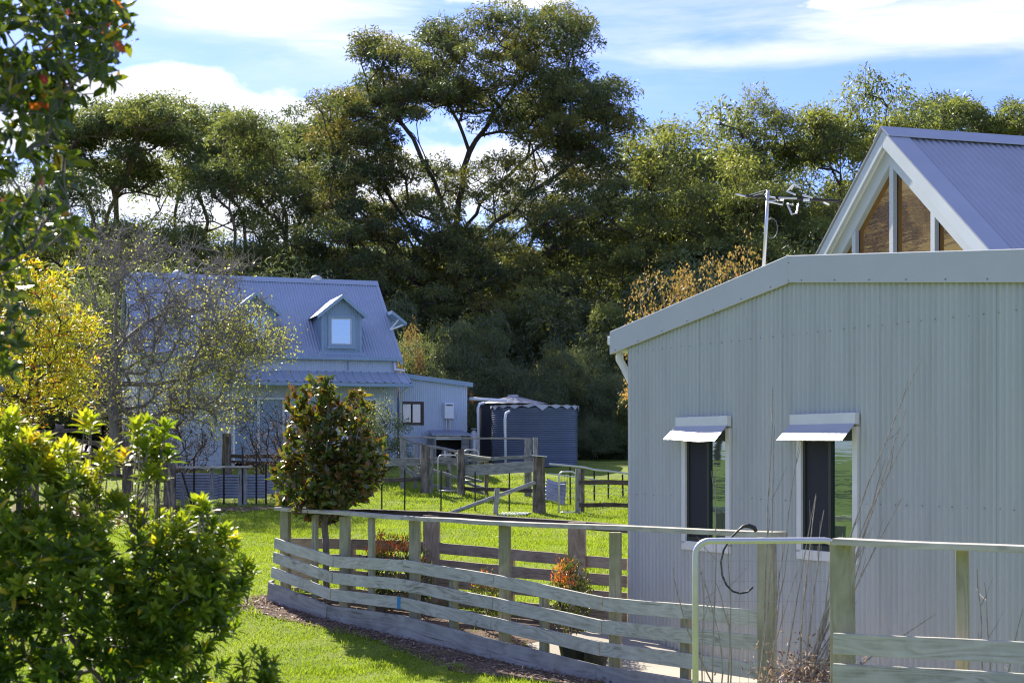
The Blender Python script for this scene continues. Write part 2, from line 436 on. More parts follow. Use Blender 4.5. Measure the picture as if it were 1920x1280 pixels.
M['bark_grey'] = mat_bark('grey_bark', (0.11, 0.10, 0.09), (0.32, 0.29, 0.26))
M['cane'] = mat_bark('dry_cane', (0.20, 0.165, 0.13), (0.55, 0.48, 0.40), 20)
euc = [(0.0, (0.05, 0.078, 0.046)), (0.35, (0.092, 0.125, 0.055)), (0.62, (0.15, 0.17, 0.056)), (0.85, (0.21, 0.20, 0.052)), (1.0, (0.26, 0.20, 0.06))]
M['leaf_hero'] = mat_leaf('gum_leaf', euc, 0.46, 0.5, 0.35, (1.25, 1.25, 0.7))
M['leaf_euc'] = mat_leaf('gum_leaf_wood', [(0.0, (0.058, 0.088, 0.046)), (0.4, (0.115, 0.145, 0.065)), (0.7, (0.19, 0.215, 0.07)), (1.0, (0.27, 0.27, 0.07))], 0.5, 0.5, 0.35, (1.3, 1.32, 0.65))
M['leaf_scrub'] = mat_leaf('scrub_leaf', [(0.0, (0.085, 0.105, 0.07)), (0.5, (0.155, 0.185, 0.095)), (0.85, (0.25, 0.27, 0.11)), (1.0, (0.32, 0.28, 0.12))], 0.42, 0.5, 0.3, (1.4, 1.4, 0.6))
M['leaf_fg'] = mat_leaf('glossy_branch_leaf', [(0.0, (0.028, 0.05, 0.014)), (0.45, (0.075, 0.115, 0.02)), (0.75, (0.21, 0.23, 0.03)), (0.88, (0.42, 0.34, 0.04)), (0.93, (0.45, 0.13, 0.02)), (1.0, (0.34, 0.025, 0.02))], 0.34, 0.3, 0.5, (1.5, 1.5, 0.5))
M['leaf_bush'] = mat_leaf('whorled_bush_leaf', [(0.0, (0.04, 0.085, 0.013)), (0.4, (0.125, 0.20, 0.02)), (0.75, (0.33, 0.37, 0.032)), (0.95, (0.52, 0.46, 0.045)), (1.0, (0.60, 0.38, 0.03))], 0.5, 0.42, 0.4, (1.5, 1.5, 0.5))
M['leaf_yellow'] = mat_leaf('autumn_yellow_leaf', [(0.0, (0.18, 0.19, 0.02)), (0.3, (0.34, 0.36, 0.025)), (0.75, (0.56, 0.51, 0.03)), (0.94, (0.64, 0.36, 0.03)), (1.0, (0.58, 0.15, 0.02))], 0.5, 0.45, 0.3, (1.2, 1.15, 0.6))
M['leaf_lime'] = mat_leaf('sparse_lime_leaf', [(0.0, (0.20, 0.22, 0.06)), (0.6, (0.42, 0.44, 0.10)), (1.0, (0.55, 0.50, 0.15))], 0.5, 0.45, 0.3, (1.2, 1.2, 0.7))
M['leaf_magnolia'] = mat_leaf('magnolia_leaf', [(0.0, (0.035, 0.06, 0.018)), (0.4, (0.10, 0.14, 0.025)), (0.6, (0.24, 0.22, 0.035)), (0.72, (0.15, 0.085, 0.03)), (1.0, (0.20, 0.10, 0.035))], 0.3, 0.28, 0.5, (1.8, 1.6, 0.6))
M['leaf_tan'] = mat_leaf('autumn_tan_leaf', [(0.0, (0.12, 0.11, 0.03)), (0.5, (0.30, 0.22, 0.08)), (0.8, (0.40, 0.26, 0.10)), (1.0, (0.42, 0.20, 0.12))], 0.45, 0.5, 0.3, (1.2, 1.1, 0.7))
M['leaf_red'] = mat_leaf('red_tip_leaf', [(0.0, (0.05, 0.07, 0.016)), (0.5, (0.12, 0.15, 0.03)), (0.68, (0.45, 0.30, 0.05)), (0.82, (0.72, 0.26, 0.06)), (1.0, (0.66, 0.09, 0.06))], 0.4, 0.4, 0.4, (1.3, 1.2, 0.7))
M['leaf_dry'] = mat_leaf('dry_leaf', [(0.0, (0.15, 0.10, 0.08)), (0.5, (0.34, 0.24, 0.19)), (1.0, (0.50, 0.40, 0.33))], 0.3, 0.6, 0.3, (1.1, 1, 0.8))
M['litter'] = mat_leaf('fallen_leaf', [(0.0, (0.09, 0.04, 0.02)), (0.6, (0.24, 0.10, 0.04)), (1.0, (0.38, 0.20, 0.08))], 0.2, 0.6, 0.3, (1.1, 1, 0.8))
# ------------------------------------------------------------------ ground
def axis(a, b, fine0, fine1, step, coarse):
    xs = list(np.arange(fine0, fine1 + 1e-6, step))
    x = fine0; s = step
    while x > a: s *= 1.35; x -= min(s, coarse); xs.insert(0, x)
    x = fine1; s = step
    while x < b: s *= 1.35; x += min(s, coarse); xs.append(x)
    return np.array(xs)
def make_ground():
    xs = axis(-700, 700, -22, 18, 0.4, 60); ys = axis(-120, 1200, 4, 66, 0.4, 60)
    XX, YY = np.meshgrid(xs, ys)
    ZZ = gz(XX, YY)
    near = (np.abs(XX) < 40) & (YY < 70)
    ZZ = ZZ + np.where(near, RNG.normal(0, 0.006, XX.shape), 0)
    V = np.stack([XX, YY, ZZ], -1).reshape(-1, 3)
    nx = len(xs); i, j = np.meshgrid(np.arange(len(ys) - 1), np.arange(nx - 1), indexing='ij')
    a = (i * nx + j).ravel()
    q = np.stack([a, a + 1, a + nx + 1, a + nx], -1)
    o = bpy.data.objects.new('lawn', np_mesh('lawn', V, q, None, None, M['lawn'], True))
    link(o); tag(o, 'sunlit green lawn rising towards the far house', 'lawn', kind='structure')
make_ground()

def strip(name, left, right, mat, lift, label, cat, kind='structure', sub=14, jit=0.06):
    """draped ribbon between two polylines of ground points (x, y)"""
    def dens(pl):
        out = []
        for a, b in zip(pl[:-1], pl[1:]):
            for k in range(sub): out.append((a[0] + (b[0] - a[0]) * k / sub, a[1] + (b[1] - a[1]) * k / sub))
        out.append(pl[-1]); return np.array(out)
    A, B = dens(left), dens(right)
    n = len(A); m = 6
    V = []
    for k in range(m + 1):
        t = k / m
        P = A * (1 - t) + B * t
        if k in (0, m): P = P + RNG.normal(0, jit, P.shape)
        V.append(np.column_stack([P, gz(P[:, 0], P[:, 1]) + lift + RNG.normal(0, 0.004, n)]))
    V = np.concatenate(V)
    q = [(k * n + i, k * n + i + 1, (k + 1) * n + i + 1, (k + 1) * n + i) for k in range(m) for i in range(n - 1)]
    o = bpy.data.objects.new(name, np_mesh(name, V, q, None, None, mat, True))
    link(o); tag(o, label, cat, kind=kind)
    return o

# ------------------------------------------------------------------ corrugated sheets
def corr(x0, x1, top, bot, pitch, amp, axis_='z', holes=(), seg=6, phase=0.0, thick=0.0, extra=()):
    """vertical sheet in local XZ plane, corrugation across x, facing -Y; top/bot functions of x"""
    n = max(2, int(round((x1 - x0) / pitch * seg)))
    brk = set(extra)
    for h in holes: brk.add(h[0]); brk.add(h[1])
    xs = sorted(set(np.round(np.linspace(x0, x1, n + 1), 5)) | {b for b in brk if x0 < b < x1})
    mb = MB()
    y = lambda x: amp * math.sin(2 * math.pi * (x / pitch) + phase)
    for a, b in zip(xs[:-1], xs[1:]):
        mid = 0.5 * (a + b)
        rng = [(None, None)]
        cuts = sorted([(h[2], h[3]) for h in holes if h[0] <= mid <= h[1]])
        segs = []; lo = 'b'
        for c0, c1 in cuts: segs.append((lo, c0)); lo = c1
        segs.append((lo, 't'))
        for s0, s1 in segs:
            za0 = bot(a) if s0 == 'b' else s0; zb0 = bot(b) if s0 == 'b' else s0
            za1 = top(a) if s1 == 't' else s1; zb1 = top(b) if s1 == 't' else s1
            if max(za1 - za0, zb1 - zb0) < 1e-4: continue
            mb.add([(a, y(a), za0), (b, y(b), zb0), (b, y(b), zb1), (a, y(a), za1)], [(0, 1, 2, 3)])
    return mb

def merge_smooth(o):
    import bmesh
    bm = bmesh.new(); bm.from_mesh(o.data); bmesh.ops.remove_doubles(bm, verts=bm.verts, dist=1e-4)
    for f in bm.faces: f.smooth = True
    bm.to_mesh(o.data); bm.free()
    return o

# ------------------------------------------------------------------ near shed (right)
SH_D = Vector((0.486, -0.874, 0)).normalized()
SH0 = Vector((1.4725, 19.0, 0))
def shed_xy(s, back=0.0):
    n = Vector((-SH_D.y, SH_D.x, 0))
    return SH0 + SH_D * s + n * back
SH_ROT = math.atan2(SH_D.y, SH_D.x)
shed = thing('metal_shed', 'large pale green corrugated steel shed on the right with two awning windows', 'shed', (SH0.x, SH0.y, -0.55), SH_ROT)
ZB = -0.55
PK = 3.2                                  # gable peak along the wall
WL = 7.3
def rooftop(x): return (4.04 - (PK - x) * 0.1615 if x < PK else 4.04 - (x - PK) * 0.097) - ZB
wins = []
def wall_s(px):
    u = (px - CX) / F; return (u * SH0.y - SH0.x) / (SH_D.x - u * SH_D.y)
def wall_z(px, py):
    s = wall_s(px); Y = SH0.y + SH_D.y * s
    return EYE + (HOR - py) / F * Y - ZB
# window rectangles (outer frame): (s0, s1, z0, z1)
W1 = (wall_s(1281), wall_s(1371), wall_z(1326, 1033), wall_z(1326, 803))
W2 = (wall_s(1497), wall_s(1611), wall_z(1500, 1047), wall_z(1555, 800))
holes = [(w_[0] + 0.03, w_[1] - 0.03, w_[2] + 0.03, w_[3] - 0.03) for w_ in (W1, W2)]
sheet_w = 0.762
k = 0
x = 0.0
while x < WL - 0.05:
    x1 = min(WL, x + sheet_w)
    o = corr(x, x1 + 0.0, lambda q: rooftop(q) - 0.2, lambda q: 0.0, 0.0762, 0.013, holes=holes, seg=8, phase=0.3, extra=(PK,)).build('wall_sheet', M['shed_steel'], shed)
    o.location = (0, -0.0022 * (k % 2), 0)
    merge_smooth(o)
    x = x1; k += 1
# side walls, back wall (plain corrugated boxes of the same steel)
DEP = 2.8
mb = MB()
mb.add([(0, 0.02, 0), (0, DEP, 0), (0, DEP, rooftop(0) - .1), (0, 0.02, rooftop(0) - .1)], [(3, 2, 1, 0)])
mb.build('side_wall', M['shed_steel'], shed)
mb = MB()
mb.add([(WL, 0.02, 0), (WL, DEP, 0), (WL, DEP, rooftop(WL) - .1), (WL, 0.02, rooftop(WL) - .1)], [(0, 1, 2, 3)])
mb.build('side_wall', M['shed_steel'], shed)
mb = MB()
mb.add([(0, DEP, 0), (WL, DEP, 0), (WL, DEP, rooftop(WL) - .1), (PK, DEP, rooftop(PK) - .1), (0, DEP, rooftop(0) - .1)], [(0, 4, 3, 2, 1)])
mb.build('back_wall', M['shed_steel'], shed)
# barge flashing
OV = 0.34
for (a, b) in ((-OV, PK), (PK, WL + 0.2)):
    mb = MB()
    za, zb = rooftop(a), rooftop(b)
    mb.prism([(a, -0.055, za - 0.29), (b, -0.055, zb - 0.30), (b, -0.055, zb), (a, -0.055, za)], (0, 0.03, 0))
    mb.prism([(a, -0.052, za - 0.012), (b, -0.052, zb - 0.012), (b, -0.052, zb + 0.004), (a, -0.052, za + 0.004)], (0, 0.16, 0))
    mb.build('barge_board', M['shed_trim'], shed, bevel=0.004)
# overhang soffit/end cap at the left eave, gutter, downpipe
mb = MB(); mb.prism([(-OV, -0.02, rooftop(-OV) - 0.27), (0.02, -0.02, rooftop(0) - 0.30), (0.02, -0.02, rooftop(0) - 0.02), (-OV, -0.02, rooftop(-OV) - 0.02)], (0, DEP, 0))
mb.build('eave', M['shed_trim'], shed)
mb = MB(); zz = rooftop(-OV) - 0.30
mb.box(-OV - 0.11, -OV + 0.02, -0.02, DEP, zz + 0.14, zz + 0.25)
mb.build('gutter', M['cream'], shed, bevel=0.01)
mb = MB(); mb.tube([(-OV + 0.06, 0.06, zz + 0.16), (-OV + 0.06, 0.06, zz - 0.06), (-0.22, 0.10, zz - 0.18), (-0.05, 0.12, zz - 0.42), (-0.05, 0.12, 0.05)], 0.05, 10)
mb.build('downpipe', M['cream'], shed, smooth=True)
# roof sheets
for (a, b) in ((-OV, PK), (PK, WL + 0.2)):
    mb = MB(); mb.prism([(a, 0.11, rooftop(a) - 0.03), (b, 0.11, rooftop(b) - 0.03), (b, 0.11, rooftop(b) - 0.012), (a, 0.11, rooftop(a) - 0.012)], (0, DEP, 0))
    mb.build('roof_sheet', M['shed_steel'], shed)
# screws on the cladding and flashing: too small to pick apart, one joined part
mb = MB()
def screw(s, z, y=-0.012, r=0.0052):
    mb.tube([(s, y + 0.006, z), (s, y - 0.006, z)], r, 6)
for zrow, st in ((wall_z(1209, 657), 0.19), (wall_z(1185, 925), 0.19), (0.09, 0.152)):
    s = 0.05
    while s < WL:
        if not any(w_[0] - .05 < s < w_[1] + .05 and w_[2] - .05 < zrow < w_[3] + .05 for w_ in (W1, W2)): screw(s + random.uniform(-.03, .03), zrow + random.uniform(-.006, .006))
        s += st
s = -0.2
while s < WL:
    screw(s, rooftop(s) - 0.265, -0.057, 0.007); s += 0.52
screw(PK + .03, rooftop(PK) - .08, -0.057); screw(PK + .03, rooftop(PK) - .27, -0.057)
tag(mb.build('screw_heads', M['screw'], shed), kind='stuff')

def shed_window(w_, awn_px0, awn_px1):
    s0, s1, z0, z1 = w_
    fr = 0.075
    mb = MB(); mb.box(s0 + 0.04, s1 - 0.04, 0.06, 0.075, z0 + .04, z1 - .04)
    win = mb.build('window', M['dark_room'], shed)
    for (a, b, c, d, nm) in ((s0, s0 + fr, z0 + fr, z1, 'frame_stile'), (s1 - fr, s1, z0 + fr, z1, 'frame_stile'), (s0, s1, z0, z0 + fr + .03, 'sill')):
        mb = MB(); mb.box(a, b, -0.03, 0.03, c, d); mb.build(nm, M['cream'], win, bevel=0.004)
    i0, i1 = s0 + fr, s1 - fr; j0 = z0 + fr + .03; mid = i0 + (i1 - i0) * 0.53
    mb = MB()
    for (a, b, c, d) in ((i0, i0 + .035, j0, z1), (i1 - .03, i1, j0, z1), (mid - .02, mid + .02, j0, z1), (i0 + .035, mid - .02, j0, j0 + .05), (mid + .02, i1 - .03, j0, j0 + .05)):
        mb.box(a, b, 0.0, 0.05, c, d)
    mb.build('sash_frame', M['dark_frame'], win)
    mb = MB(); mb.box(i0 + .035, mid - .02, 0.018, 0.022, j0 + .05, z1); mb.build('flyscreen', M['flyscreen'], win)
    mb = MB(); mb.box(mid + .02, i1 - .03, 0.028, 0.032, j0 + .05, z1); mb.build('pane', M['pane'], win)
    # awning: head board and tilted sheet
    a0, a1 = s0 - 0.06, s1 + 0.02
    mb = MB(); mb.box(a0, a1, -0.075, -0.012, z1 + 0.02, z1 + 0.14)
    aw = mb.build('awning_board', M['cream'], shed, bevel=0.004)
    mb = MB()
    nn = 10
    vs = []
    for i in range(nn + 1):
        t = i / nn; sx = a0 + (a1 - a0) * t
        droop = (0.012 * math.sin(t * 5.0 + s0) if s0 < 2 else 0.0) - 0.012 * t
        vs += [(sx, -0.06, z1 + 0.045), (sx, -0.25, z1 - 0.135 + droop)]
    fs = [(2 * i, 2 * i + 1, 2 * i + 3, 2 * i + 2) for i in range(nn)]
    mb.add(vs, fs)
    o = mb.build('awning_sheet', M['awning'], aw)
    sm = o.modifiers.new('thickness', 'SOLIDIFY'); sm.thickness = 0.004
shed_window(W1, 1270, 1370)
shed_window(W2, 1489, 1613)
# timber stump at the corner under the cladding
mb = MB(); mb.box(0.02, 0.22, 0.02, 0.2, -0.35, 0.02); mb.build('footing_stump', M['rust_wood'], shed)

# ------------------------------------------------------------------ pavilion with glass gable behind the shed
PV = Vector((4.96, 20.0, 0)); PZ = -0.5; PEAK = 6.24 - PZ
PV_ROT = math.atan2(0.286, 0.958)
pav = thing('glass_gable_pavilion', 'steep gabled building with amber glass and blue steel roof, behind the shed', 'building', (PV.x, PV.y, PZ), PV_ROT)
pit = math.tan(R(38.5)); HW = 3.9; LEN = 9.0
def gzl(y): return PEAK - abs(y) * pit
# gable wall below the glass and glass triangle, recessed by 0.35
RX = 0.13
GB = PEAK - 1.95                                  # sill of the glass
mb = MB(); mb.box(RX, RX + 0.1, -HW + .2, HW - .2, 0, GB - 0.35); mb.build('gable_wall', M['pav_trim'], pav)
mb = MB()
hw_g = (PEAK - 0.42 - (GB - 0.35)) / pit
mull = [-hw_g, -1.02, -0.02, 0.98, hw_g]
for a, b in zip(mull[:-1], mull[1:]):
    top = lambda y: PEAK - 0.42 - abs(y) * pit
    pts = [(RX + 0.06, a, GB - 0.35), (RX + 0.06, b, GB - 0.35), (RX + 0.06, b, top(b))]
    if a < 0 < b: pts.append((RX + 0.06, 0, top(0)))
    pts.append((RX + 0.06, a, top(a)))
    # drop degenerate doubles
    pp = []
    for p in pts:
        if not pp or (Vector(p) - Vector(pp[-1])).length > 1e-4: pp.append(p)
    if (Vector(pp[0]) - Vector(pp[-1])).length < 1e-4: pp.pop()
    m2 = MB(); m2.prism(pp, (0.012, 0, 0)); m2.build('pane', M['amber'], pav)
for yc in mull[1:-1]:
    m2 = MB(); m2.box(RX - 0.01, RX + 0.055, yc - 0.05, yc + 0.05, GB - 0.35, PEAK - 0.40 - abs(yc) * pit); m2.build('mullion', M['pav_trim'], pav, bevel=0.005)
for s_ in (-1, 1):
    # inner raked frame, soffit and outer barge
    m2 = MB(); m2.prism([(RX - 0.02, 0, PEAK - 0.20), (RX - 0.02, s_ * HW, PEAK - .20 - HW * pit), (RX - 0.02, s_ * HW, PEAK - .47 - HW * pit), (RX - 0.02, 0, PEAK - 0.47)], (0.08, 0, 0)); m2.build('raked_frame', M['pav_trim'], pav)
    m2 = MB(); m2.prism([(0, 0, PEAK - 0.02), (0, s_ * HW, PEAK - .02 - HW * pit), (0, s_ * HW, PEAK - .24 - HW * pit), (0, 0, PEAK - 0.24)], (0.045, 0, 0)); m2.build('barge_board', M['pav_trim'], pav, bevel=0.006)
    m2 = MB(); m2.prism([(0.045, 0, PEAK - 0.17), (0.045, s_ * HW, PEAK - .17 - HW * pit), (0.045, s_ * HW, PEAK - .19 - HW * pit), (0.045, 0, PEAK - 0.19)], (RX, 0, 0)); m2.build('soffit', M['cream'], pav)
    # roof slope: corrugated, corrugations run down the slope
    L = HW / math.cos(R(38.5))
    mc = corr(0.26, LEN, lambda q: 0.0, lambda q: -L, 0.1, 0.016, seg=6)
    vs = []
    cs, sn = math.cos(R(38.5)), math.sin(R(38.5))
    for (x_, y_, z_) in mc.v:
        d = -z_
        vs.append((x_, s_ * (d * cs) + s_ * (-y_) * sn, PEAK - 0.02 - d * sn + (-y_) * cs))
    mc.v = vs
    if s_ > 0: mc.f = [q[::-1] for q in mc.f]
    ro = mc.build('roof_slope', M['pav_roof'], pav); merge_smooth(ro)
    m2 = MB(); m2.prism([(-0.02, 0, PEAK + 0.006), (-0.02, s_ * HW, PEAK + 0.006 - HW * pit), (0.30, s_ * HW, PEAK + 0.006 - HW * pit), (0.30, 0, PEAK + 0.006)], (0, 0, 0.012)); m2.build('verge_flashing', M['pav_roof'], pav)
    m2 = MB(); m2.prism([(-0.025, 0, PEAK + 0.03), (-0.025, s_ * 0.2, PEAK + 0.03 - 0.2 * pit), (LEN, s_ * 0.2, PEAK + 0.03 - .2 * pit), (LEN, 0, PEAK + 0.03)], (0, 0, 0.012)); m2.build('ridge_cap', M['pav_roof'], pav)
    m2 = MB(); m2.box(RX, LEN, s_ * (HW - .3) - .05, s_ * (HW - .3) + .05, 0, PEAK - HW * pit + .1); m2.build('side_wall', M['pav_trim'], pav)

# ------------------------------------------------------------------ television aerial on the shed roof
AY = 17.4
ab = at(1432, 500, AY)
aer = thing('tv_aerial', 'television aerial on a thin mast above the shed roof', 'aerial', ab)
def A(x, y, dy=0.0): return at(x, y, AY + dy) - ab
mb = MB(); mb.tube([A(1431, 512), A(1437, 420), A(1440, 357)], 0.02, 8); mb.build('mast', M['aluminium'], aer, smooth=True)
mb = MB(); mb.tube([A(1398, 367), A(1480, 372, .1), A(1575, 377, .2)], 0.017, 6); mb.build('boom', M['black_steel'], aer)
def rod(p, q, r=0.009, nm='element'): m2 = MB(); m2.tube([p, q], r, 6); m2.build(nm, M['aluminium'], aer)
rod(A(1380, 364, -.1), A(1400, 369, .1), .011)
rod(A(1400, 367), A(1436, 356), .004, 'stay'); rod(A(1412, 367), A(1432, 362), .004, 'stay'); rod(A(1433, 366), A(1440, 358), .006, 'stay')
for pl in ([(1437, 368), (1453, 371), (1455, 376), (1439, 378)], [(1458, 376), (1469, 375), (1468, 384), (1440, 378)], [(1476, 359), (1489, 345), (1500, 352)], [(1476, 359), (1491, 365)], [(1476, 382), (1487, 384)], [(1476, 382), (1485, 402), (1494, 399)], [(1497, 383), (1494, 399)], [(1505, 366), (1523, 371)], [(1545, 380), (1554, 384)], [(1460, 371), (1494, 372)], [(1484, 355), (1489, 345)]):
    m2 = MB(); m2.tube([A(x_, y_, (-.06 if i % 2 else .06)) for i, (x_, y_) in enumerate(pl)], 0.011, 6); m2.build('folded_element', M['aluminium'], aer)
m2 = MB(); m2.box(-.035, .035, -.02, .02, -.012, .012, Matrix.Translation(A(1512, 375, .1))); m2.build('balun_box', M['white'], aer)
m2 = MB(); m2.tube([A(1438, 425)] + [A(1447 + 11 * math.cos(a), 428 - 19 * math.sin(a), .02) for a in np.linspace(2.6, -3.6, 14)] + [A(1437, 432)], 0.006, 5); m2.build('cable_loop', M['fine_wire'], aer)

# ------------------------------------------------------------------ far house
HX, HY, HZ = -3.98, 51.85, 1.62
H_ROT = math.atan2(0.315, 0.949)
house = thing('steel_cottage', 'blue-grey corrugated steel cottage with two dormers and a front awning', 'house', (HX, HY, HZ), H_ROT)
HL, HD = 8.8, 7.36
EAVE, RIDGE = 5.23 - HZ, 8.22 - HZ
rise = (RIDGE - EAVE) / (HD / 2)
door = (-1.72, -0.78, 0.0, 2.1)
bay = (-5.6, -4.0, 0.0, 2.1)
k = 0; x = -HL
while x < -0.01:
    x1 = min(0.0, x + 0.88)
    o = corr(x, x1, lambda q: EAVE, lambda q: -0.3, 0.0762, 0.013, holes=[(door[0], door[1], -0.31, door[3]), (bay[0], bay[1], -0.31, bay[3])], seg=6).build('wall_sheet', M['house_steel'], house)
    merge_smooth(o); x = x1
for xx in (-HL, 0.0):
    mb = MB(); mb.prism([(xx, 0.02, -0.3), (xx, HD, -0.3), (xx, HD, EAVE), (xx, HD / 2, RIDGE - .05), (xx, 0.02, EAVE)], (-0.04 if xx == 0 else 0.04, 0, 0)); mb.build('end_wall', M['house_steel'], house)
mb = MB(); mb.box(-HL + .05, -.05, HD - .05, HD, -0.3, EAVE); mb.build('back_wall', M['house_steel'], house)
# main roof slopes
sl = math.atan(rise)
Lr = (HD / 2 + 0.12) / math.cos(sl)
for s_ in (0, 1):
    mc = corr(-HL - 0.12, 0.12, lambda q: 0.0, lambda q: -Lr, 0.10, 0.019, seg=6)
    vs = []
    for (x_, y_, z_) in mc.v:
        d = -z_
        yy = HD / 2 - d * math.cos(sl) + y_ * math.sin(sl)
        zz = RIDGE + 0.03 - d * math.sin(sl) - y_ * math.cos(sl)
        vs.append((x_, yy if s_ == 0 else HD - yy, zz))
    mc.v = vs
    if s_: mc.f = [q[::-1] for q in mc.f]
    ro = mc.build('roof_slope', M['house_roof'], house); merge_smooth(ro)
    yb = lambda d: (HD / 2 - d) if s_ == 0 else (HD / 2 + d)
    for xx in (-HL - .16, 0.06):
        mb = MB(); mb.prism([(xx, yb(0), RIDGE + .05), (xx, yb(HD / 2 + .14), RIDGE + .05 - (HD / 2 + .14) * rise), (xx, yb(HD / 2 + .14), RIDGE - .13 - (HD / 2 + .14) * rise), (xx, yb(0), RIDGE - .13)], (0.10, 0, 0)); mb.build('barge_board', M['house_roof'], house)
    mb = MB(); mb.prism([(-HL - .16, yb(-0.0), RIDGE + .06), (-HL - .16, yb(.22), RIDGE + .06 - .22 * rise), (.16, yb(.22), RIDGE + .06 - .22 * rise), (.16, yb(0), RIDGE + .06)], (0, 0, .014)); mb.build('ridge_cap', M['house_roof'], house)
    yg = yb(HD / 2 + .12)
    mb = MB(); mb.box(-HL - .14, .14, yg - .10 if s_ == 0 else yg, yg if s_ == 0 else yg + .1, EAVE - 0.14, EAVE - 0.02); mb.build('gutter', M['house_trim'], house, bevel=0.015)
# roof vents on the ridge
for (px, py) in ((591, 523), (331, 508)):
    t = (px - 240) / (700 - 240)
    xx = -HL + HL * t - 0.02
    mb = MB()
    rr = [(0.0, .17), (.1, .17), (.12, .21), (.24, .21), (.31, .17), (.35, .08), (.36, .01)]
    mb.tube([(xx, HD / 2 + .1, RIDGE - .15 + (h if i else -.2)) for i, (h, r_) in enumerate(rr)], [r_ for h, r_ in rr], 14)
    mb.build('roof_vent', M['galv'], house, smooth=True)
# gable hood with brackets on the right end
mb = MB(); mb.prism([(.08, 1.1, RIDGE - 1.25), (.62, 1.1, RIDGE - 1.66), (.62, 1.1, RIDGE - 1.76), (.08, 1.1, RIDGE - 1.37)], (0, 2.2, 0)); hood = mb.build('gable_hood', M['house_trim'], house)
for yy in (1.2, 2.0, 3.1):
    mb = MB(); mb.tube([(.02, yy, RIDGE - 1.95), (.5, yy, RIDGE - 1.74)], .03, 4); mb.tube([(.02, yy, RIDGE - 1.95), (.35, yy, RIDGE - 1.55)], .03, 4); mb.build('bracket', M['white'], hood)
# front awning: ribbed skillion
AW0, AW1, AWD = -6.1, 0.28, 0.95
az0, az1 = 4.70 - HZ, 4.30 - HZ
mb = MB()
nrib = int((AW1 - AW0) / 0.30)
xs = []
for i in range(nrib):
    x0 = AW0 + i * (AW1 - AW0) / nrib; wv = (AW1 - AW0) / nrib
    xs += [(x0, 0), (x0 + wv * .72, 0), (x0 + wv * .78, .035), (x0 + wv * .94, .035)]
xs.append((AW1, 0))
vs = []
for (x_, h_) in xs: vs += [(x_, -0.02, az0 + h_), (x_, -AWD, az1 + h_)]
mb.add(vs, [(2 * i, 2 * i + 1, 2 * i + 3, 2 * i + 2) for i in range(len(xs) - 1)])
awn = mb.build('awning_roof', M['house_roof'], house)
sm = awn.modifiers.new('thickness', 'SOLIDIFY'); sm.thickness = 0.006
mb = MB(); mb.box(AW0, AW1 + .05, -AWD - .08, -AWD + .02, az1 - .14, az1 - .02); mb.build('awning_gutter', M['house_trim'], awn, bevel=.012)
mb = MB(); mb.prism([(AW1 - .02, -.02, az0 - .02), (AW1 - .02, -AWD, az1 - .02), (AW1 - .02, -AWD, az1 - .14), (AW1 - .02, -.02, az0 - .14)], (.05, 0, 0)); mb.build('awning_end', M['house_trim'], awn)
mb = MB(); mb.tube([(-1.75, -.04, az0 + .05), (-1.75, -.04, EAVE - .16)], .018, 6); mb.build('sheet_joint', M['house_trim'], house)
# door and bay openings
for (a, b, c, d), wide in ((door, False), (bay, True)):
    mb = MB(); mb.box(a, b, 0.10, 0.14, c, d); dr = mb.build('sliding_door' if wide else 'door', M['house_trim'] if wide else M['dark_room'], house)
    for (p, q, r_, s_) in ((a - .07, a, c, d + .07), (b, b + .07, c, d + .07), (a, b, d, d + .07)):
        m2 = MB(); m2.box(p, q, -0.03, 0.10, r_, s_); m2.build('door_frame', M['white'], dr)
    if wide:
        m2 = MB(); m2.box((a + b) / 2 - .04, (a + b) / 2 + .04, .05, .098, c, d); m2.build('door_stile', M['white'], dr)
    else:
        m2 = MB(); m2.tube([(b - .1, .08, .95), (b - .1, .04, 1.05), (b - .1, .08, 1.15)], .015, 6); m2.build('door_handle', M['galv'], dr)
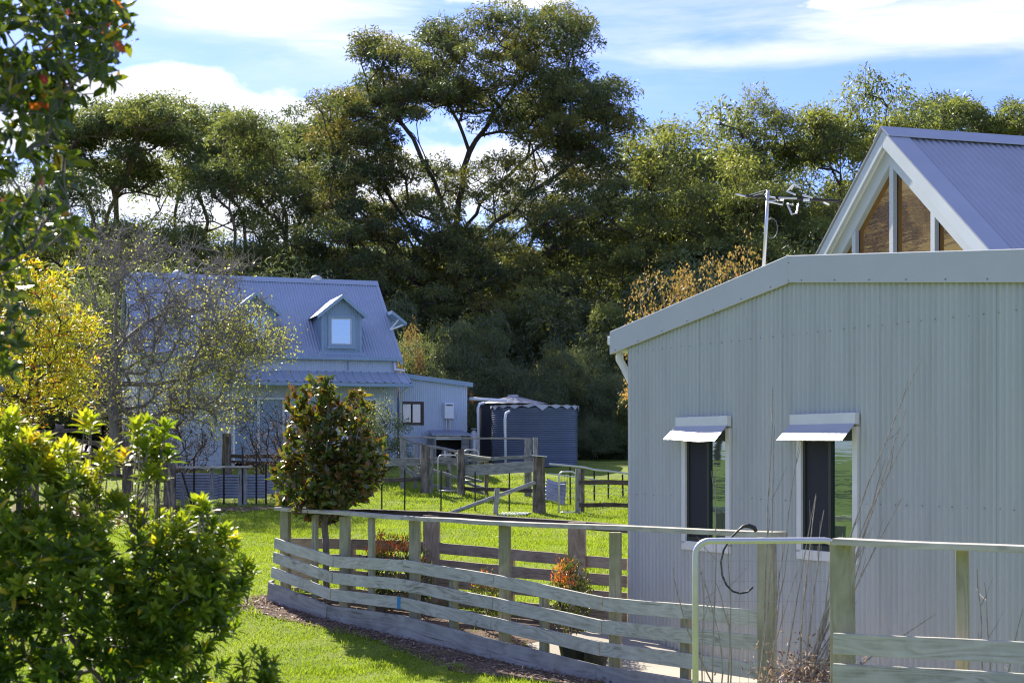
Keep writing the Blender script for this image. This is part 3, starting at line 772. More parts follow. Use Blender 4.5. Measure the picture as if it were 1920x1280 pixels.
# dormers
def dormer(xc):
    hw = 0.70; y0 = 0.14
    zb = EAVE + (y0 + .1) * rise - 0.02; ze = 6.72 - HZ; zp = 7.30 - HZ
    yback_e = (ze - EAVE) / rise; yback_p = (zp - EAVE) / rise
    # face with window hole
    wx0, wx1, wz0, wz1 = xc - .47, xc + .47, 5.55 - HZ, 6.66 - HZ
    o = corr(xc - hw, xc + hw, lambda q: ze + (zp - ze) * max(0, 1 - abs(q - xc) / hw) - .02, lambda q: zb - .1, 0.0762, .008, holes=[(wx0 + .03, wx1 - .03, wz0 + .03, wz1 - .03)], seg=6, extra=(xc,)).build('dormer', M['house_trim'], house)
    for v_ in o.data.vertices: v_.co.y += y0
    merge_smooth(o)
    for s_ in (-1, 1):
        m2 = MB(); m2.prism([(xc + s_ * hw, y0 + .01, zb - .1), (xc + s_ * hw, y0 + .01, ze), (xc + s_ * hw, yback_e + .1, ze)], (-s_ * .03, 0, 0)); m2.build('dormer_cheek', M['house_trim'], o)
        # roof plane of the dormer
        eo = hw + .17; zeo = zp - eo * (zp - ze) / hw
        m2 = MB(); m2.prism([(xc, y0 - .22, zp + .03), (xc + s_ * eo, y0 - .22, zeo + .03), (xc + s_ * eo, (zeo - EAVE) / rise + .12, zeo + .03), (xc, yback_p + .12, zp + .03)], (0, 0, .02)); m2.build('dormer_roof', M['house_roof'], o)
        m2 = MB(); m2.prism([(xc, y0 - .25, zp + .055), (xc + s_ * eo, y0 - .25, zeo + .055), (xc + s_ * eo, y0 - .25, zeo - .09), (xc, y0 - .25, zp - .09)], (0, .03, 0)); m2.build('dormer_barge', M['house_trim'], o)
        m2 = MB(); m2.box(xc + s_ * hw - .04 * (s_ + 1), xc + s_ * hw - .04 * (s_ - 1), y0 - .03, y0 + .01, zb - .1, ze); m2.build('corner_trim', M['house_trim'], o)
    m2 = MB(); m2.box(xc - hw - .1, xc + hw + .1, y0 - .1, y0 - .035, zb - .14, zb - .02); m2.build('apron_flashing', M['house_trim'], o)
    m2 = MB(); m2.box(wx0 + .03, wx1 - .03, y0 + .03, y0 + .045, wz0 + .03, wz1 - .03); wn_ = m2.build('window', M['house_pane'], o)
    WORLD[wn_.name] = WORLD[house.name]
    m2 = MB()
    fr = .11
    for (a, b, c, d) in ((wx0, wx0 + fr, wz0, wz1), (wx1 - fr, wx1, wz0, wz1), (wx0 + fr, wx1 - fr, wz0, wz0 + fr), (wx0 + fr, wx1 - fr, wz1 - fr, wz1)):
        m2.box(a, b, y0 - .035, y0 + .028, c, d)
    m2.build('window_frame', M['house_trim'], o, bevel=.006)
    m2 = MB()
    for (a, b, c, d) in ((wx0 + fr, wx0 + fr + .035, wz0 + fr, wz1 - fr), (wx1 - fr - .035, wx1 - fr, wz0 + fr, wz1 - fr), (wx0 + fr + .035, wx1 - fr - .035, wz0 + fr, wz0 + fr + .035), (wx0 + fr + .035, wx1 - fr - .035, wz1 - fr - .035, wz1 - fr)):
        m2.box(a, b, y0 + .0, y0 + .029, c, d)
    m2.build('window_sash', M['white'], o)
    m2 = MB(); m2.box(wx0 - .05, wx1 + .05, y0 - .07, y0 - .036, wz0 - .05, wz0 + .01); m2.build('window_sill', M['house_trim'], o)
dormer(-1.94)
dormer(-4.89)
# downpipes
mb = MB(); mb.tube([(-.12, -.07, EAVE - .1), (-.12, -.09, EAVE - .42), (.25, -.09, EAVE - .46)], .05, 8); mb.build('downpipe', M['white'], house, smooth=True)
mb = MB(); mb.tube([(.17, -.95, az1 - .1), (.10, -.12, az1 - .35), (.10, -.10, .1)], .045, 8); mb.build('downpipe', M['white'], house, smooth=True)
# lean-to on the right end
LX0, LX1, LY = 0.12, 2.62, 0.30
ltop = lambda q: 4.62 - HZ - (q - LX0) * 0.115
win = (0.18, 1.02, 1.28, 2.1)
x = LX0
while x < LX1 - .01:
    x1 = min(LX1, x + .84)
    o = corr(x, x1, ltop, lambda q: -.3, .0762, .013, holes=[(win[0] + .02, win[1] - .02, win[2] + .02, win[3] - .02)], seg=6).build('lean_to_sheet', M['house_steel'], house)
    for v_ in o.data.vertices: v_.co.y += LY
    merge_smooth(o); x = x1
mb = MB(); mb.prism([(LX0 - .05, LY - .12, ltop(LX0) + .10), (LX1 + .18, LY - .12, ltop(LX1 + .18) + .10), (LX1 + .18, LY - .12, ltop(LX1 + .18) - .06), (LX0 - .05, LY - .12, ltop(LX0) - .06)], (0, .05, 0)); mb.build('lean_to_barge', M['house_trim'], house)
mb = MB(); mb.prism([(LX0 - .05, LY - .07, ltop(LX0) + .09), (LX1 + .18, LY - .07, ltop(LX1 + .18) + .09), (LX1 + .18, LY - .07, ltop(LX1 + .18) + .06), (LX0 - .05, LY - .07, ltop(LX0) + .06)], (0, 4.0, 0)); mb.build('lean_to_roof', M['house_roof'], house)
mb = MB(); mb.box(LX1 - .03, LX1, LY + .02, LY + 4, -.3, ltop(LX1)); mb.build('lean_to_side', M['house_steel'], house)
mb = MB(); mb.box(win[0] + .05, win[1] - .05, LY + .03, LY + .05, win[2] + .05, win[3] - .05); wn_ = mb.build('window', M['lace'], house)
for (a, b, c, d) in ((win[0], win[0] + .09, win[2], win[3]), (win[1] - .09, win[1], win[2], win[3]), (win[0] + .09, win[1] - .09, win[2], win[2] + .09), (win[0] + .09, win[1] - .09, win[3] - .09, win[3]), ((win[0] + win[1]) / 2 - .02, (win[0] + win[1]) / 2 + .02, win[2] + .09, win[3] - .09)):
    m2 = MB(); m2.box(a, b, LY - .03, LY + .028, c, d); m2.build('window_frame', M['dark_wood'], wn_)

# instantaneous water heater, hutch, gas bottle
def hloc(x, y, z): return (WORLD[house.name] @ Vector((x, y, z)))
wh = thing('water_heater', 'white gas water heater box on the lean-to wall', 'water heater', hloc(1.9, LY - .02, 1.5), H_ROT)
mb = MB(); mb.box(-.17, .17, -.2, 0, 0, .56); mb.build('casing', M['white'], wh, bevel=.025)
mb = MB(); mb.box(-.12, .12, -.206, -.198, .46, .50); mb.build('flue_slot', M['black_steel'], wh)
for (p, q) in ((-.08, .0), (.02, .0), (.08, .0)):
    m2 = MB(); m2.tube([(p, -.08, .02), (p, -.08, -.5)], .018, 6); m2.build('pipe', M['galv'], wh)
hu = thing('timber_hutch', 'low grey open-fronted hutch below the water heater', 'hutch', hloc(1.75, -.45, -.12), H_ROT)
mb = MB(); mb.prism([(-.75, -.45, 1.02), (.75, -.45, 1.02), (.6, .6, 1.18), (-.6, .6, 1.18)], (0, 0, .04)); mb.build('roof', M['old_iron'], hu)
mb = MB(); mb.box(-.62, -.56, -.3, .6, 0, 1.02); mb.build('side_panel', M['grey_wood'], hu)
mb = MB(); mb.box(.35, .62, -.3, -.24, 0, 1.02); mb.build('front_panel', M['grey_wood'], hu)
mb = MB(); mb.box(.56, .62, -.24, .6, 0, 1.02); mb.build('side_panel', M['grey_wood'], hu)
mb = MB(); mb.box(-.56, .35, -.3, -.25, .88, 1.0); mb.build('lintel', M['white'], hu)
mb = MB(); mb.box(-.56, .56, .5, .55, 0, 1.0); mb.build('back_panel', M['dark_room'], hu)
mb = MB(); mb.tube([(-.15, .1, 0), (-.15, .1, .5), (-.15, .1, .62)], [.11, .11, .03], 10); mb.build('pump', M['galv'], hu)
gb = thing('gas_bottle', 'grey gas bottle standing right of the hutch', 'gas bottle', hloc(2.75, -.1, -.1), H_ROT)
mb = MB(); mb.tube([(0, 0, 0), (0, 0, .05), (0, 0, .95), (0, 0, 1.12), (0, 0, 1.2)], [.16, .19, .19, .11, .05], 14); mb.build('cylinder', M['galv'], gb, smooth=True)
mb = MB(); mb.tube([(.1 * math.cos(a), .1 * math.sin(a), 1.25) for a in np.linspace(0, 2 * math.pi, 13)], .015, 5); mb.build('collar', M['galv'], gb)

# ------------------------------------------------------------------ water tanks
def tank(name, label, cx, cy, z0, r, h, mat, amp, pitch, roofmat, zig, peak, corrg=True):
    t = thing(name, label, 'water tank', (cx, cy, z0), 0)
    n = 72; V = []; rows = int(h / pitch * 6) if corrg else 12
    for i in range(rows + 1):
        z = h * i / rows; rr = r + (amp * math.sin(2 * math.pi * z / pitch) if corrg else amp * (1 if (z % .45) > .42 else 0))
        for j in range(n): a = 2 * math.pi * j / n; V.append((rr * math.cos(a), rr * math.sin(a), z))
    Q = [(i * n + j, i * n + (j + 1) % n, (i + 1) * n + (j + 1) % n, (i + 1) * n + j) for i in range(rows) for j in range(n)]
    o = bpy.data.objects.new('tank_wall', np_mesh('tank_wall', V, Q, None, None, mat, True)); link(o, t)
    # segmented conical roof, each sheet a part
    ns = 20
    for s_ in range(ns):
        a0, a1 = 2 * math.pi * s_ / ns, 2 * math.pi * (s_ + 1) / ns
        am = (a0 + a1) / 2
        ro = r + .04; fl = random.uniform(.02, .15)
        lift = 0.0
        P = [(0.12 * math.cos(am), .12 * math.sin(am), h + peak + lift), (ro * math.cos(a0), ro * math.sin(a0), h + .06), (ro * math.cos(am), ro * math.sin(am), h + .075), (ro * math.cos(a1), ro * math.sin(a1), h + .06)]
        m2 = MB(); m2.add(P, [(0, 1, 2), (0, 2, 3)])
        if zig:
            # folded triangular flap over the wall
            m2.add([((ro + .015) * math.cos(a0), (ro + .015) * math.sin(a0), h + .065), ((ro + .015) * math.cos(am), (ro + .015) * math.sin(am), h + .03 - fl), ((ro + .015) * math.cos(a1), (ro + .015) * math.sin(a1), h + .065), (ro * math.cos(am), ro * math.sin(am), h + .11)], [(0, 1, 2), (0, 2, 3)])
        m2.build('roof_sheet', roofmat, t)
    m2 = MB(); m2.tube([(0, 0, h + peak - .03), (0, 0, h + peak + .05)], .2, 12); m2.build('roof_cap', roofmat, t)
    return t
tk1 = at(1002.5, 870, 52.2)
tank('water_tank', 'dark blue-grey corrugated tank with zigzag roof edge, nearest the yard', tk1.x, tk1.y, 1.45, 1.50, 2.02, M['tank'], .013, .0762, M['tank_roof'], True, .12)
tk2 = at(962, 870, 55.0)
tank('water_tank', 'plain dark tank with low cone roof, half hidden behind the corrugated tank', tk2.x, tk2.y, 1.5, 1.27, 2.15, M['tank_dark'], .004, .3, M['tank_roof'], False, .36, False)
pp = thing('overflow_pipe', 'white pipe standing against the corrugated tank with an elbow on top', 'pipe', at(948, 872, 50.55))
b0 = at(948, 872, 50.55)
mb = MB(); mb.tube([Vector((0, 0, -.1)), at(947, 785, 50.55) - b0, at(949, 774, 50.58) - b0, at(955, 771, 50.75) - b0], .045, 10); mb.build('riser', M['white'], pp, smooth=True)
pp = thing('roof_water_pipe', 'white pipe running from the lean-to to the dark tank', 'pipe', at(898, 872, 52.6))
b0 = at(898, 872, 52.6)
mb = MB(); mb.tube([at(880, 747, 53.2) - b0, at(950, 751, 53.6) - b0], .06, 10); mb.build('cross_pipe', M['white'], pp, smooth=True)
mb = MB(); mb.tube([Vector((0, 0, -.1)), at(896, 765, 52.6) - b0, at(899, 757, 52.7) - b0, at(908, 755, 53.2) - b0], .045, 10); mb.build('riser', M['white'], pp, smooth=True)
# ------------------------------------------------------------------ timber pieces
def frame_from(a, b, up=Vector((0, 0, 1))):
    x = (b - a).normalized()
    y = up.cross(x); y = y.normalized() if y.length > 1e-6 else Vector((0, 1, 0))
    z = x.cross(y)
    return Matrix(((x.x, y.x, z.x, a.x), (x.y, y.y, z.y, a.y), (x.z, y.z, z.z, a.z), (0, 0, 0, 1)))
def board(root, a, b, h, t, mat, name='board', bow=0.003, seg=8, bevel=0.004, zc=False, sag=0.0):
    """plank whose top front edge runs a -> b (world); local X along its length"""
    a = Vector(a); b = Vector(b)
    Mx = frame_from(a, b); L = (b - a).length
    mb = MB()
    z0, z1 = ((-h / 2, h / 2) if zc else (-h, 0))
    ph = random.uniform(0, 6); ph2 = random.uniform(0, 6)
    vs = []
    for i in range(seg + 1):
        t_ = i / seg
        e = bow * math.sin(math.pi * t_ * random.uniform(.9, 1.1) * 2 + ph); e2 = bow * .7 * math.sin(math.pi * t_ * 3 + ph2) - sag * 4 * t_ * (1 - t_)
        vs += [(L * t_, e, z0 + e2), (L * t_, e + t, z0 + e2), (L * t_, e + t, z1 + e2), (L * t_, e, z1 + e2)]
    fs = [(4 * i + j, 4 * i + (j + 1) % 4, 4 * i + 4 + (j + 1) % 4, 4 * i + 4 + j) for i in range(seg) for j in range(4)]
    fs = [q[::-1] for q in fs]
    fs += [(0, 1, 2, 3), (4 * seg + 3, 4 * seg + 2, 4 * seg + 1, 4 * seg)]
    mb.add(vs, fs)
    o = mb.build(name, mat, root, bevel=bevel)
    place(o, Mx, root)
    return o
def post(root, x, y, z0, z1, wx, wy, rot, mat, name='post', bevel=0.006, lean=0.0, top=0.0):
    """squared post; local X is its length so that the grain runs upright"""
    mb = MB(); L = z1 - z0
    seg = 5; vs = []
    for i in range(seg + 1):
        t = i / seg; e = random.uniform(-.003, .003); f = random.uniform(-.003, .003)
        vs += [(L * t + (top if i == seg else 0), -wy / 2 + e, -wx / 2 + f), (L * t, wy / 2 + e, -wx / 2 + f), (L * t, wy / 2 + e, wx / 2 + f), (L * t + (top if i == seg else 0), -wy / 2 + e, wx / 2 + f)]
    fs = [(4 * i + j, 4 * i + (j + 1) % 4, 4 * i + 4 + (j + 1) % 4, 4 * i + 4 + j) for i in range(seg) for j in range(4)]
    fs = [q[::-1] for q in fs] + [(0, 1, 2, 3), (4 * seg + 3, 4 * seg + 2, 4 * seg + 1, 4 * seg)]
    mb.add(vs, fs)
    o = mb.build(name, mat, root, bevel=bevel)
    Mx = Matrix.Translation((x, y, z0)) @ Matrix.Rotation(rot, 4, 'Z') @ Matrix.Rotation(lean, 4, 'Y') @ Matrix.Rotation(-math.pi / 2, 4, 'Y')
    place(o, Mx, root)
    return o
def round_post(root, x, y, z0, z1, r, mat, name='post', knobbly=0.12, lean=(0, 0), k=9):
    mb = MB(); L = z1 - z0; seg = 8
    vs = []
    prof = [random.uniform(1 - knobbly, 1 + knobbly) for _ in range(k)]
    for i in range(seg + 1):
        t = i / seg
        for j in range(k):
            a = 2 * math.pi * j / k; rr = r * (1.12 - .2 * t) * prof[j] * random.uniform(.96, 1.04)
            vs.append((L * t + (random.uniform(-.03, .03) if i == seg else 0), rr * math.cos(a) + lean[0] * t, rr * math.sin(a) + lean[1] * t))
    fs = [(i * k + j, i * k + (j + 1) % k, (i + 1) * k + (j + 1) % k, (i + 1) * k + j) for i in range(seg) for j in range(k)]
    fs += [tuple(range(k - 1, -1, -1)), tuple(seg * k + j for j in range(k))]
    mb.add(vs, fs)
    o = mb.build(name, mat, root)
    place(o, Matrix.Translation((x, y, z0)) @ Matrix.Rotation(-math.pi / 2, 4, 'Y'), root)
    return o

# ------------------------------------------------------------------ front fence of the pen
FP = [(514, 21.2), (625, 20.1), (756, 18.9), (926, 17.7), (1130, 16.3), (1424, 14.0)]
B_TOP = [[1008, 1042, 1049, 1076, 1119, 1144], [1034, 1073, 1085, 1119, 1162, 1191], [1062, 1104, 1119, 1156, 1203, 1243]]
BASE_TOP = [1091, 1134, 1152, 1196, 1246, 1292]
fr0 = at(514, 1115, 21.2)
ffence = thing('paddock_fence', 'long weathered board fence with capping rail curving across the foreground lawn', 'fence', (fr0.x, fr0.y, g(fr0.x, fr0.y)))
for r_, row in enumerate(B_TOP):
    for i in range(5):
        (xa, Ya), (xb, Yb) = FP[i], FP[i + 1]
        dx = (3 if i == 0 else 0) * (-1 if False else 0) + [0, -2, -5][r_]
        a = at(xa + dx, row[i], Ya); b = at(xb + dx - (0.4 if i < 4 else -4 + 10 * 0), row[i + 1], Yb)
        if r_ == 2 and i == 1:
            # short blue-painted end on the lowest board
            t = 0.955
            c = a + (b - a) * t
            o = board(ffence, a, c - (b - a).normalized() * .002, .15, .04, M['pine'])
            o2 = board(ffence, c, b, .15, .041, M['blue_paint'], 'painted_board_end', bow=0.0)
            tag(o2, 'blue painted end of the lowest board')
        else:
            board(ffence, a, b - (b - a).normalized() * .004, .15, .038, M['pine'])
fdir = []
for i in range(5):
    (xa, Ya), (xb, Yb) = FP[i], FP[i + 1]
    a = at(xa - (8 if i == 0 else 8), BASE_TOP[i], Ya); b = at(xb - 8, BASE_TOP[i + 1], Yb)
    n = Vector((-(b - a).y, (b - a).x, 0)).normalized()
    board(ffence, a - n * .03, b - n * .03 - (b - a).normalized() * .004, .36, .05, M['base_board'], 'base_board')
    fdir.append(n)
# end board closing the left end
e0 = at(504, 1090, 21.3)
board(ffence, e0 + Vector((-.02, .35, .0)), e0 + Vector((-.02, .02, 0)), .36, .045, M['base_board'], 'base_board')
CAP_PX = [(517, 950, 21.2), (640, 960.5, 20.05), (756, 967, 18.9), (926, 976.5, 17.7), (1136, 990, 16.3), (1456, 997, 13.9)]
fn = Vector((0.79, 0.61, 0)).normalized()
for (x0, y0, Y0), (x1, y1, Y1) in zip([CAP_PX[0], CAP_PX[2], CAP_PX[3]], [CAP_PX[2], CAP_PX[3], CAP_PX[5]]):
    a, b = at(x0, y0, Y0), at(x1, y1, Y1)
    n = Vector((-(b - a).y, (b - a).x, 0)).normalized()
    board(ffence, a - n * .03, b - n * .03 - (b - a).normalized() * .004, .048, .19, M['cap'], 'capping_rail', bow=.005, bevel=.003)
FROT = math.atan2(fdir[2].x, -fdir[2].y) + R(0)
for (px, Y, ytop, wd) in ((527, 21.2, 958, .125), (638, 20.1, 968, .125), (769, 18.9, 975, .125), (938, 17.7, 984, .125), (1145, 16.3, 998, .125)):
    p = at(px, ytop, Y) + Vector((.62, .78, 0)) * .09
    post(ffence, p.x, p.y, g(p.x, p.y) - .3, p.z, wd, wd, R(-12), M['pine_post'])
for (px, Y, ytop) in ((584, 20.6, 964), (690, 19.5, 971)):
    p = at(px, ytop, Y) + Vector((.62, .78, 0)) * .07
    post(ffence, p.x, p.y, g(p.x, p.y) - .3, p.z, .085, .06, R(-40), M['pine_post'], 'picket_post')
for (px, Y, ytop) in ((843, 18.3, 1088), (1013, 17.1, 1118), (1278, 15.15, 1146)):
    p = at(px, ytop, Y) + Vector((.62, .78, 0)) * .08
    post(ffence, p.x, p.y, g(p.x, p.y) - .3, p.z, .1, .075, R(-30), M['pine_post'], 'mid_post')
p = at(1434, 1006, 14.0) + Vector((.62, .78, 0)) * .04
post(ffence, p.x, p.y, g(p.x, p.y) - .3, p.z, .15, .15, R(-25), M['pine_post'], 'gate_post')

# ------------------------------------------------------------------ back fence of the pen
bf0 = at(545, 1090, 21.9)
bfence = thing('pen_back_fence', 'brown board fence closing the back of the plant pen, ending at the shed', 'fence', (bf0.x, bf0.y, g(bf0.x, bf0.y)))
BP = [(540, 22.0), (660, 21.5), (800, 20.9), (950, 20.2), (1085, 19.6), (1176, 19.2)]
BT = [[1008, 1010, 1015, 1028, 1040, 1047], [1037, 1039, 1046, 1060, 1072, 1079], [1066, 1070, 1077, 1092, 1104, 1111]]
for row in BT:
    for i in range(5):
        (xa, Ya), (xb, Yb) = BP[i], BP[i + 1]
        a, b = at(xa, row[i], Ya), at(xb, row[i + 1], Yb)
        board(bfence, a, b - (b - a).normalized() * .004, .15, .035, M['brown_wood'])
for i in range(5):
    (xa, Ya), (xb, Yb) = BP[i], BP[i + 1]
    a, b = at(xa, BT[2][i] + 34, Ya), at(xb, BT[2][i + 1] + 34, Yb)
    board(bfence, a, b - (b - a).normalized() * .004, .4, .045, M['brown_wood'], 'base_board')
for (p0, p1) in (((548, 951, 22.0), (800, 958, 20.9)), ((800, 958, 20.9), (1176, 984, 19.2))):
    a, b = at(*p0), at(*p1)
    board(bfence, a, b - (b - a).normalized() * .004, .10, .14, M['dark_wood'], 'capping_rail', bow=.004)
for (px, Y, ytop, wd, wt) in ((658, 21.5, 1012, .085, .12), (812, 20.9, 965, .235, .07), (958, 20.2, 1030, .10, .1), (1084, 19.6, 978, .235, .07)):
    p = at(px, ytop, Y) + Vector((0, .0 if wd > .2 else .12, 0))
    if wd > .2: p += Vector((-.25, -.97, 0)) * .06
    post(bfence, p.x, p.y, g(p.x, p.y) - .3, p.z, wd, wt, R(-14), M['brown_wood'], 'sleeper_post' if wd > .2 else 'post', bevel=.008)

# ------------------------------------------------------------------ right fence beside the gate
rf0 = at(1585, 1400, 10.8)
rfence = thing('board_fence', 'board fence right of the wire gate in front of the shed wall', 'fence', (rf0.x, rf0.y, g(rf0.x, rf0.y)))
for (ya, yb) in ((1186, 1205), (1243, 1266), (1302, 1328)):
    a, b = at(1561, ya, 10.75), at(2150, yb + 9, 9.7)
    board(rfence, a, b, .15, .038, M['pine'])
a, b = at(1558, 1009, 10.75), at(2150, 1034, 9.7)
board(rfence, a - Vector((0, .03, 0)), b, .045, .17, M['cap'], 'capping_rail')
p = at(1586, 1014, 10.8) + Vector((0, .1, 0)); post(rfence, p.x, p.y, g(p.x, p.y) - .3, p.z, .15, .15, R(-28), M['pine_post'], 'gate_post')
p = at(1812, 1032, 10.4) + Vector((0, .09, 0)); post(rfence, p.x, p.y, g(p.x, p.y) - .3, p.z, .085, .06, R(-25), M['pine_post'], 'picket_post')
p = at(2080, 1046, 9.9) + Vector((0, .09, 0)); post(rfence, p.x, p.y, g(p.x, p.y) - .3, p.z, .13, .13, R(-15), M['pine_post'])

# ------------------------------------------------------------------ hoop gate
def hoop_gate(name, label, Y, x0, x1, ytop, ybot, rad, mat, cols, rows, wire, mesh_r, dy=0.0, corner=0.12):
    b = at((x0 + x1) / 2, ybot, Y); t = thing(name, label, 'gate', (b.x, b.y, b.z))
    L, Rr = at(x0, ytop, Y + dy) - b, at(x1, ytop, Y) - b
    Lb, Rb = at(x0, ybot, Y + dy) - b, at(x1, ybot, Y) - b
    d = (Rr - L); d.z = 0; d.normalize()
    c = corner
    arc0 = [L + d * (c - c * math.cos(q)) + Vector((0, 0, -c + c * math.sin(q))) for q in np.linspace(0, math.pi / 2, 7)]
    arc1 = [Rr - d * (c - c * math.cos(q)) + Vector((0, 0, -c + c * math.sin(q))) for q in np.linspace(math.pi / 2, 0, 7)]
    mb = MB(); mb.tube([Lb] + arc0 + arc1 + [Rb], rad, 10); mb.build('hoop_frame', mat, t, smooth=True)
    mb = MB(); mb.tube([Lb + Vector((0, 0, .08)), Rb + Vector((0, 0, .08))], rad * .9, 8); mb.build('bottom_rail', mat, t, smooth=True)
    for i in range(1, cols):
        u = i / cols; p = L.lerp(Rr, u); q = Lb.lerp(Rb, u)
        m2 = MB(); m2.tube([p - Vector((0, 0, rad)), q], mesh_r, 4); m2.build('wire', wire, t)
    for i in range(1, rows):
        u = i / rows; p = L.lerp(Lb, u); q = Rr.lerp(Rb, u)
        m2 = MB(); m2.tube([p, q], mesh_r, 4); m2.build('wire', wire, t)
    return t
hoop_gate('wire_gate', 'open galvanised hoop gate with wire mesh in the right foreground', 11.2, 1304, 1574, 1013, 1355, .024, M['galv'], 16, 9, M['wire'], .0016, dy=.25, corner=.11)
# hose ring over the gate post
hr = at(1390, 1110, 13.55); hs = thing('hose_loop', 'black hose loop hooked over the fence end above the gate', 'hose', hr)
pl = [(1418, 996), (1414, 989), (1404, 985), (1394, 986), (1385, 993), (1370, 1008), (1357, 1030), (1352, 1052), (1354, 1078), (1362, 1096), (1374, 1108), (1388, 1112), (1402, 1109), (1412, 1100)]
mb = MB(); mb.tube([at(x_, y_, 13.6) - hr for x_, y_ in pl], [.016, .022, .022, .015] + [.0095] * 10, 8); mb.build('hose', M['black_rubber'], hs, smooth=True)

# ------------------------------------------------------------------ stockyards in front of the house
yb_ = at(860, 930, 42.5)
yard = thing('stockyard_fence', 'grey weathered timber stockyard fence in front of the lean-to and tanks', 'fence', (yb_.x, yb_.y, g(yb_.x, yb_.y)))
def ybd(x0, y0, x1, y1, Y0, Y1, hpx, mat='grey_wood', name='rail', t=.045):
    a, b = at(x0, y0, Y0), at(x1, y1, Y1)
    return board(yard, a, b, hpx / F * Y0, t, M[mat], name, bow=.008, bevel=.005)
for args in ((722, 858, 792, 858, 43, 43, 15), (716, 896, 792, 894, 43, 43, 8, 'dark_wood'), (800, 855, 868, 858, 43, 43, 12), (866, 860, 1004, 852, 42.5, 41.5, 6), (866, 872, 1004, 864, 42.5, 41.5, 20), (868, 912, 1004, 916, 42.5, 41, 7, 'dark_wood'),
             (741, 866, 775, 893, 44, 43.4, 3), (752, 866, 778, 890, 44, 43.4, 3), (775, 872, 800, 880, 43.4, 43, 9), (776, 884, 800, 892, 43.4, 43, 8), (866, 890, 902, 900, 43.2, 42.2, 5), (866, 900, 905, 912, 43.2, 42.2, 5), (866, 912, 905, 922, 43.2, 42.2, 5), (810, 878, 868, 896, 43.6, 43.1, 5), (806, 862, 866, 872, 44, 43.5, 4), (806, 905, 852, 918, 43.6, 43.2, 5), (895, 865, 915, 858, 43, 42.5, 4)):
    ybd(*args)
# curved capping and the long thin rail
cp = [(752, 818), (775, 829), (800, 835), (828, 840), (865, 848)]
mb = MB(); mb.tube([at(x_, y_, 44 - .2 * i) - yb_ for i, (x_, y_) in enumerate(cp)], .045, 6); o = mb.build('capping_rail', M['grey_wood'], yard); place(o, Matrix.Translation(yb_), yard)
ybd(852, 848, 917, 857, 42.6, 42.0, 4, 'cap', 'capping_rail', .15)
ybd(752, 818, 1006, 821, 44.0, 42.5, 3, 'grey_wood', 'rail', .04)
for (px, y0, y1, Y, r_) in ((797, 834, 926, 42.8, .115), (865, 843, 926, 42.4, .1)):
    p = at(px, y0, Y); round_post(yard, p.x, p.y, g(p.x, p.y) - .2, p.z, r_, M['old_post'], lean=(0, .02))
for (px, y0, Y, wd, mt) in ((755, 822, 44, .16, 'grey_wood'), (779, 835, 44, .09, 'grey_wood'), (842, 848, 43.6, .12, 'grey_wood'), (912, 862, 42.4, .11, 'old_post'), (990, 823, 42.5, .2, 'grey_wood'), (1004, 820, 42.0, .13, 'grey_wood'), (809, 836, 42.9, .1, 'grey_wood'), (838, 880, 43.5, .1, 'old_post')):
    p = at(px, y0, Y); post(yard, p.x, p.y + .06, g(p.x, p.y) - .2, p.z, wd, .07, R(random.uniform(-10, 10)), M[mt])
hoop_gate('hoop_gate', 'small galvanised hoop gate between two old posts in the stockyard', 42.7, 821, 858, 853, 925, .02, M['galv'], 4, 4, M['fine_wire'], .004)
hoop_gate('hoop_gate', 'thin hoop gate behind the stockyard, in front of the hutch', 44.5, 869, 897, 843, 905, .018, M['galv'], 3, 3, M['fine_wire'], .004)

# ------------------------------------------------------------------ wire fence with black steel pickets
wb = at(860, 962, 38)
wf = thing('wire_fence', 'wire fence with black steel pickets across the far lawn', 'fence', (wb.x, wb.y, g(wb.x, wb.y)))
pk = [(716, 885, 38.4), (759, 879, 38.3), (827, 881, 38.1), (891, 884, 37.9), (955, 886, 37.7)]
for (px, ytop, Y) in pk:
    p = at(px, ytop, Y); z0 = g(p.x, p.y) - .2
    m2 = MB(); m2.tube([(0, 0, 0), (random.uniform(-.02, .02), 0, p.z - z0)], .024, 3); o = m2.build('picket', M['black_steel'], wf); place(o, Matrix.Translation((p.x, p.y, z0)), wf)
for dz in (.12, .3, .48, .68, .9):
    pts = []
    for (px, ytop, Y) in pk + [(1005, 890, 37.5)]:
        p = at(px, ytop, Y); pts.append(Vector((p.x, p.y, g(p.x, p.y) + dz)))
    m2 = MB(); m2.tube([q - pts[0] for q in pts], .0022, 3); o = m2.build('wire', M['fine_wire'], wf); place(o, Matrix.Translation(pts[0]), wf)
p = at(1010, 856, 37.6); round_post(wf, p.x, p.y, g(p.x, p.y) - .3, p.z, .155, M['old_post'], 'strainer_post', .2)
m2 = MB(); m2.box(-.19, .19, -.15, .15, -.01, .012); o = m2.build('post_cap', M['galv'], wf); place(o, Matrix.Translation((p.x + .02, p.y, p.z + .02)) @ Matrix.Rotation(R(5), 4, 'Y'), wf)
a, b = at(838, 964, 37.2), at(1004, 904, 37.5); m2 = MB(); m2.tube([(0, 0, 0), b - a], .055, 8); o = m2.build('brace_pole', M['grey_wood'], wf, smooth=True); place(o, Matrix.Translation(a), wf)
p = at(928, 915, 37.3); post(wf, p.x, p.y, g(p.x, p.y) - .2, p.z, .12, .08, R(8), M['grey_wood'], 'short_post', lean=R(4))
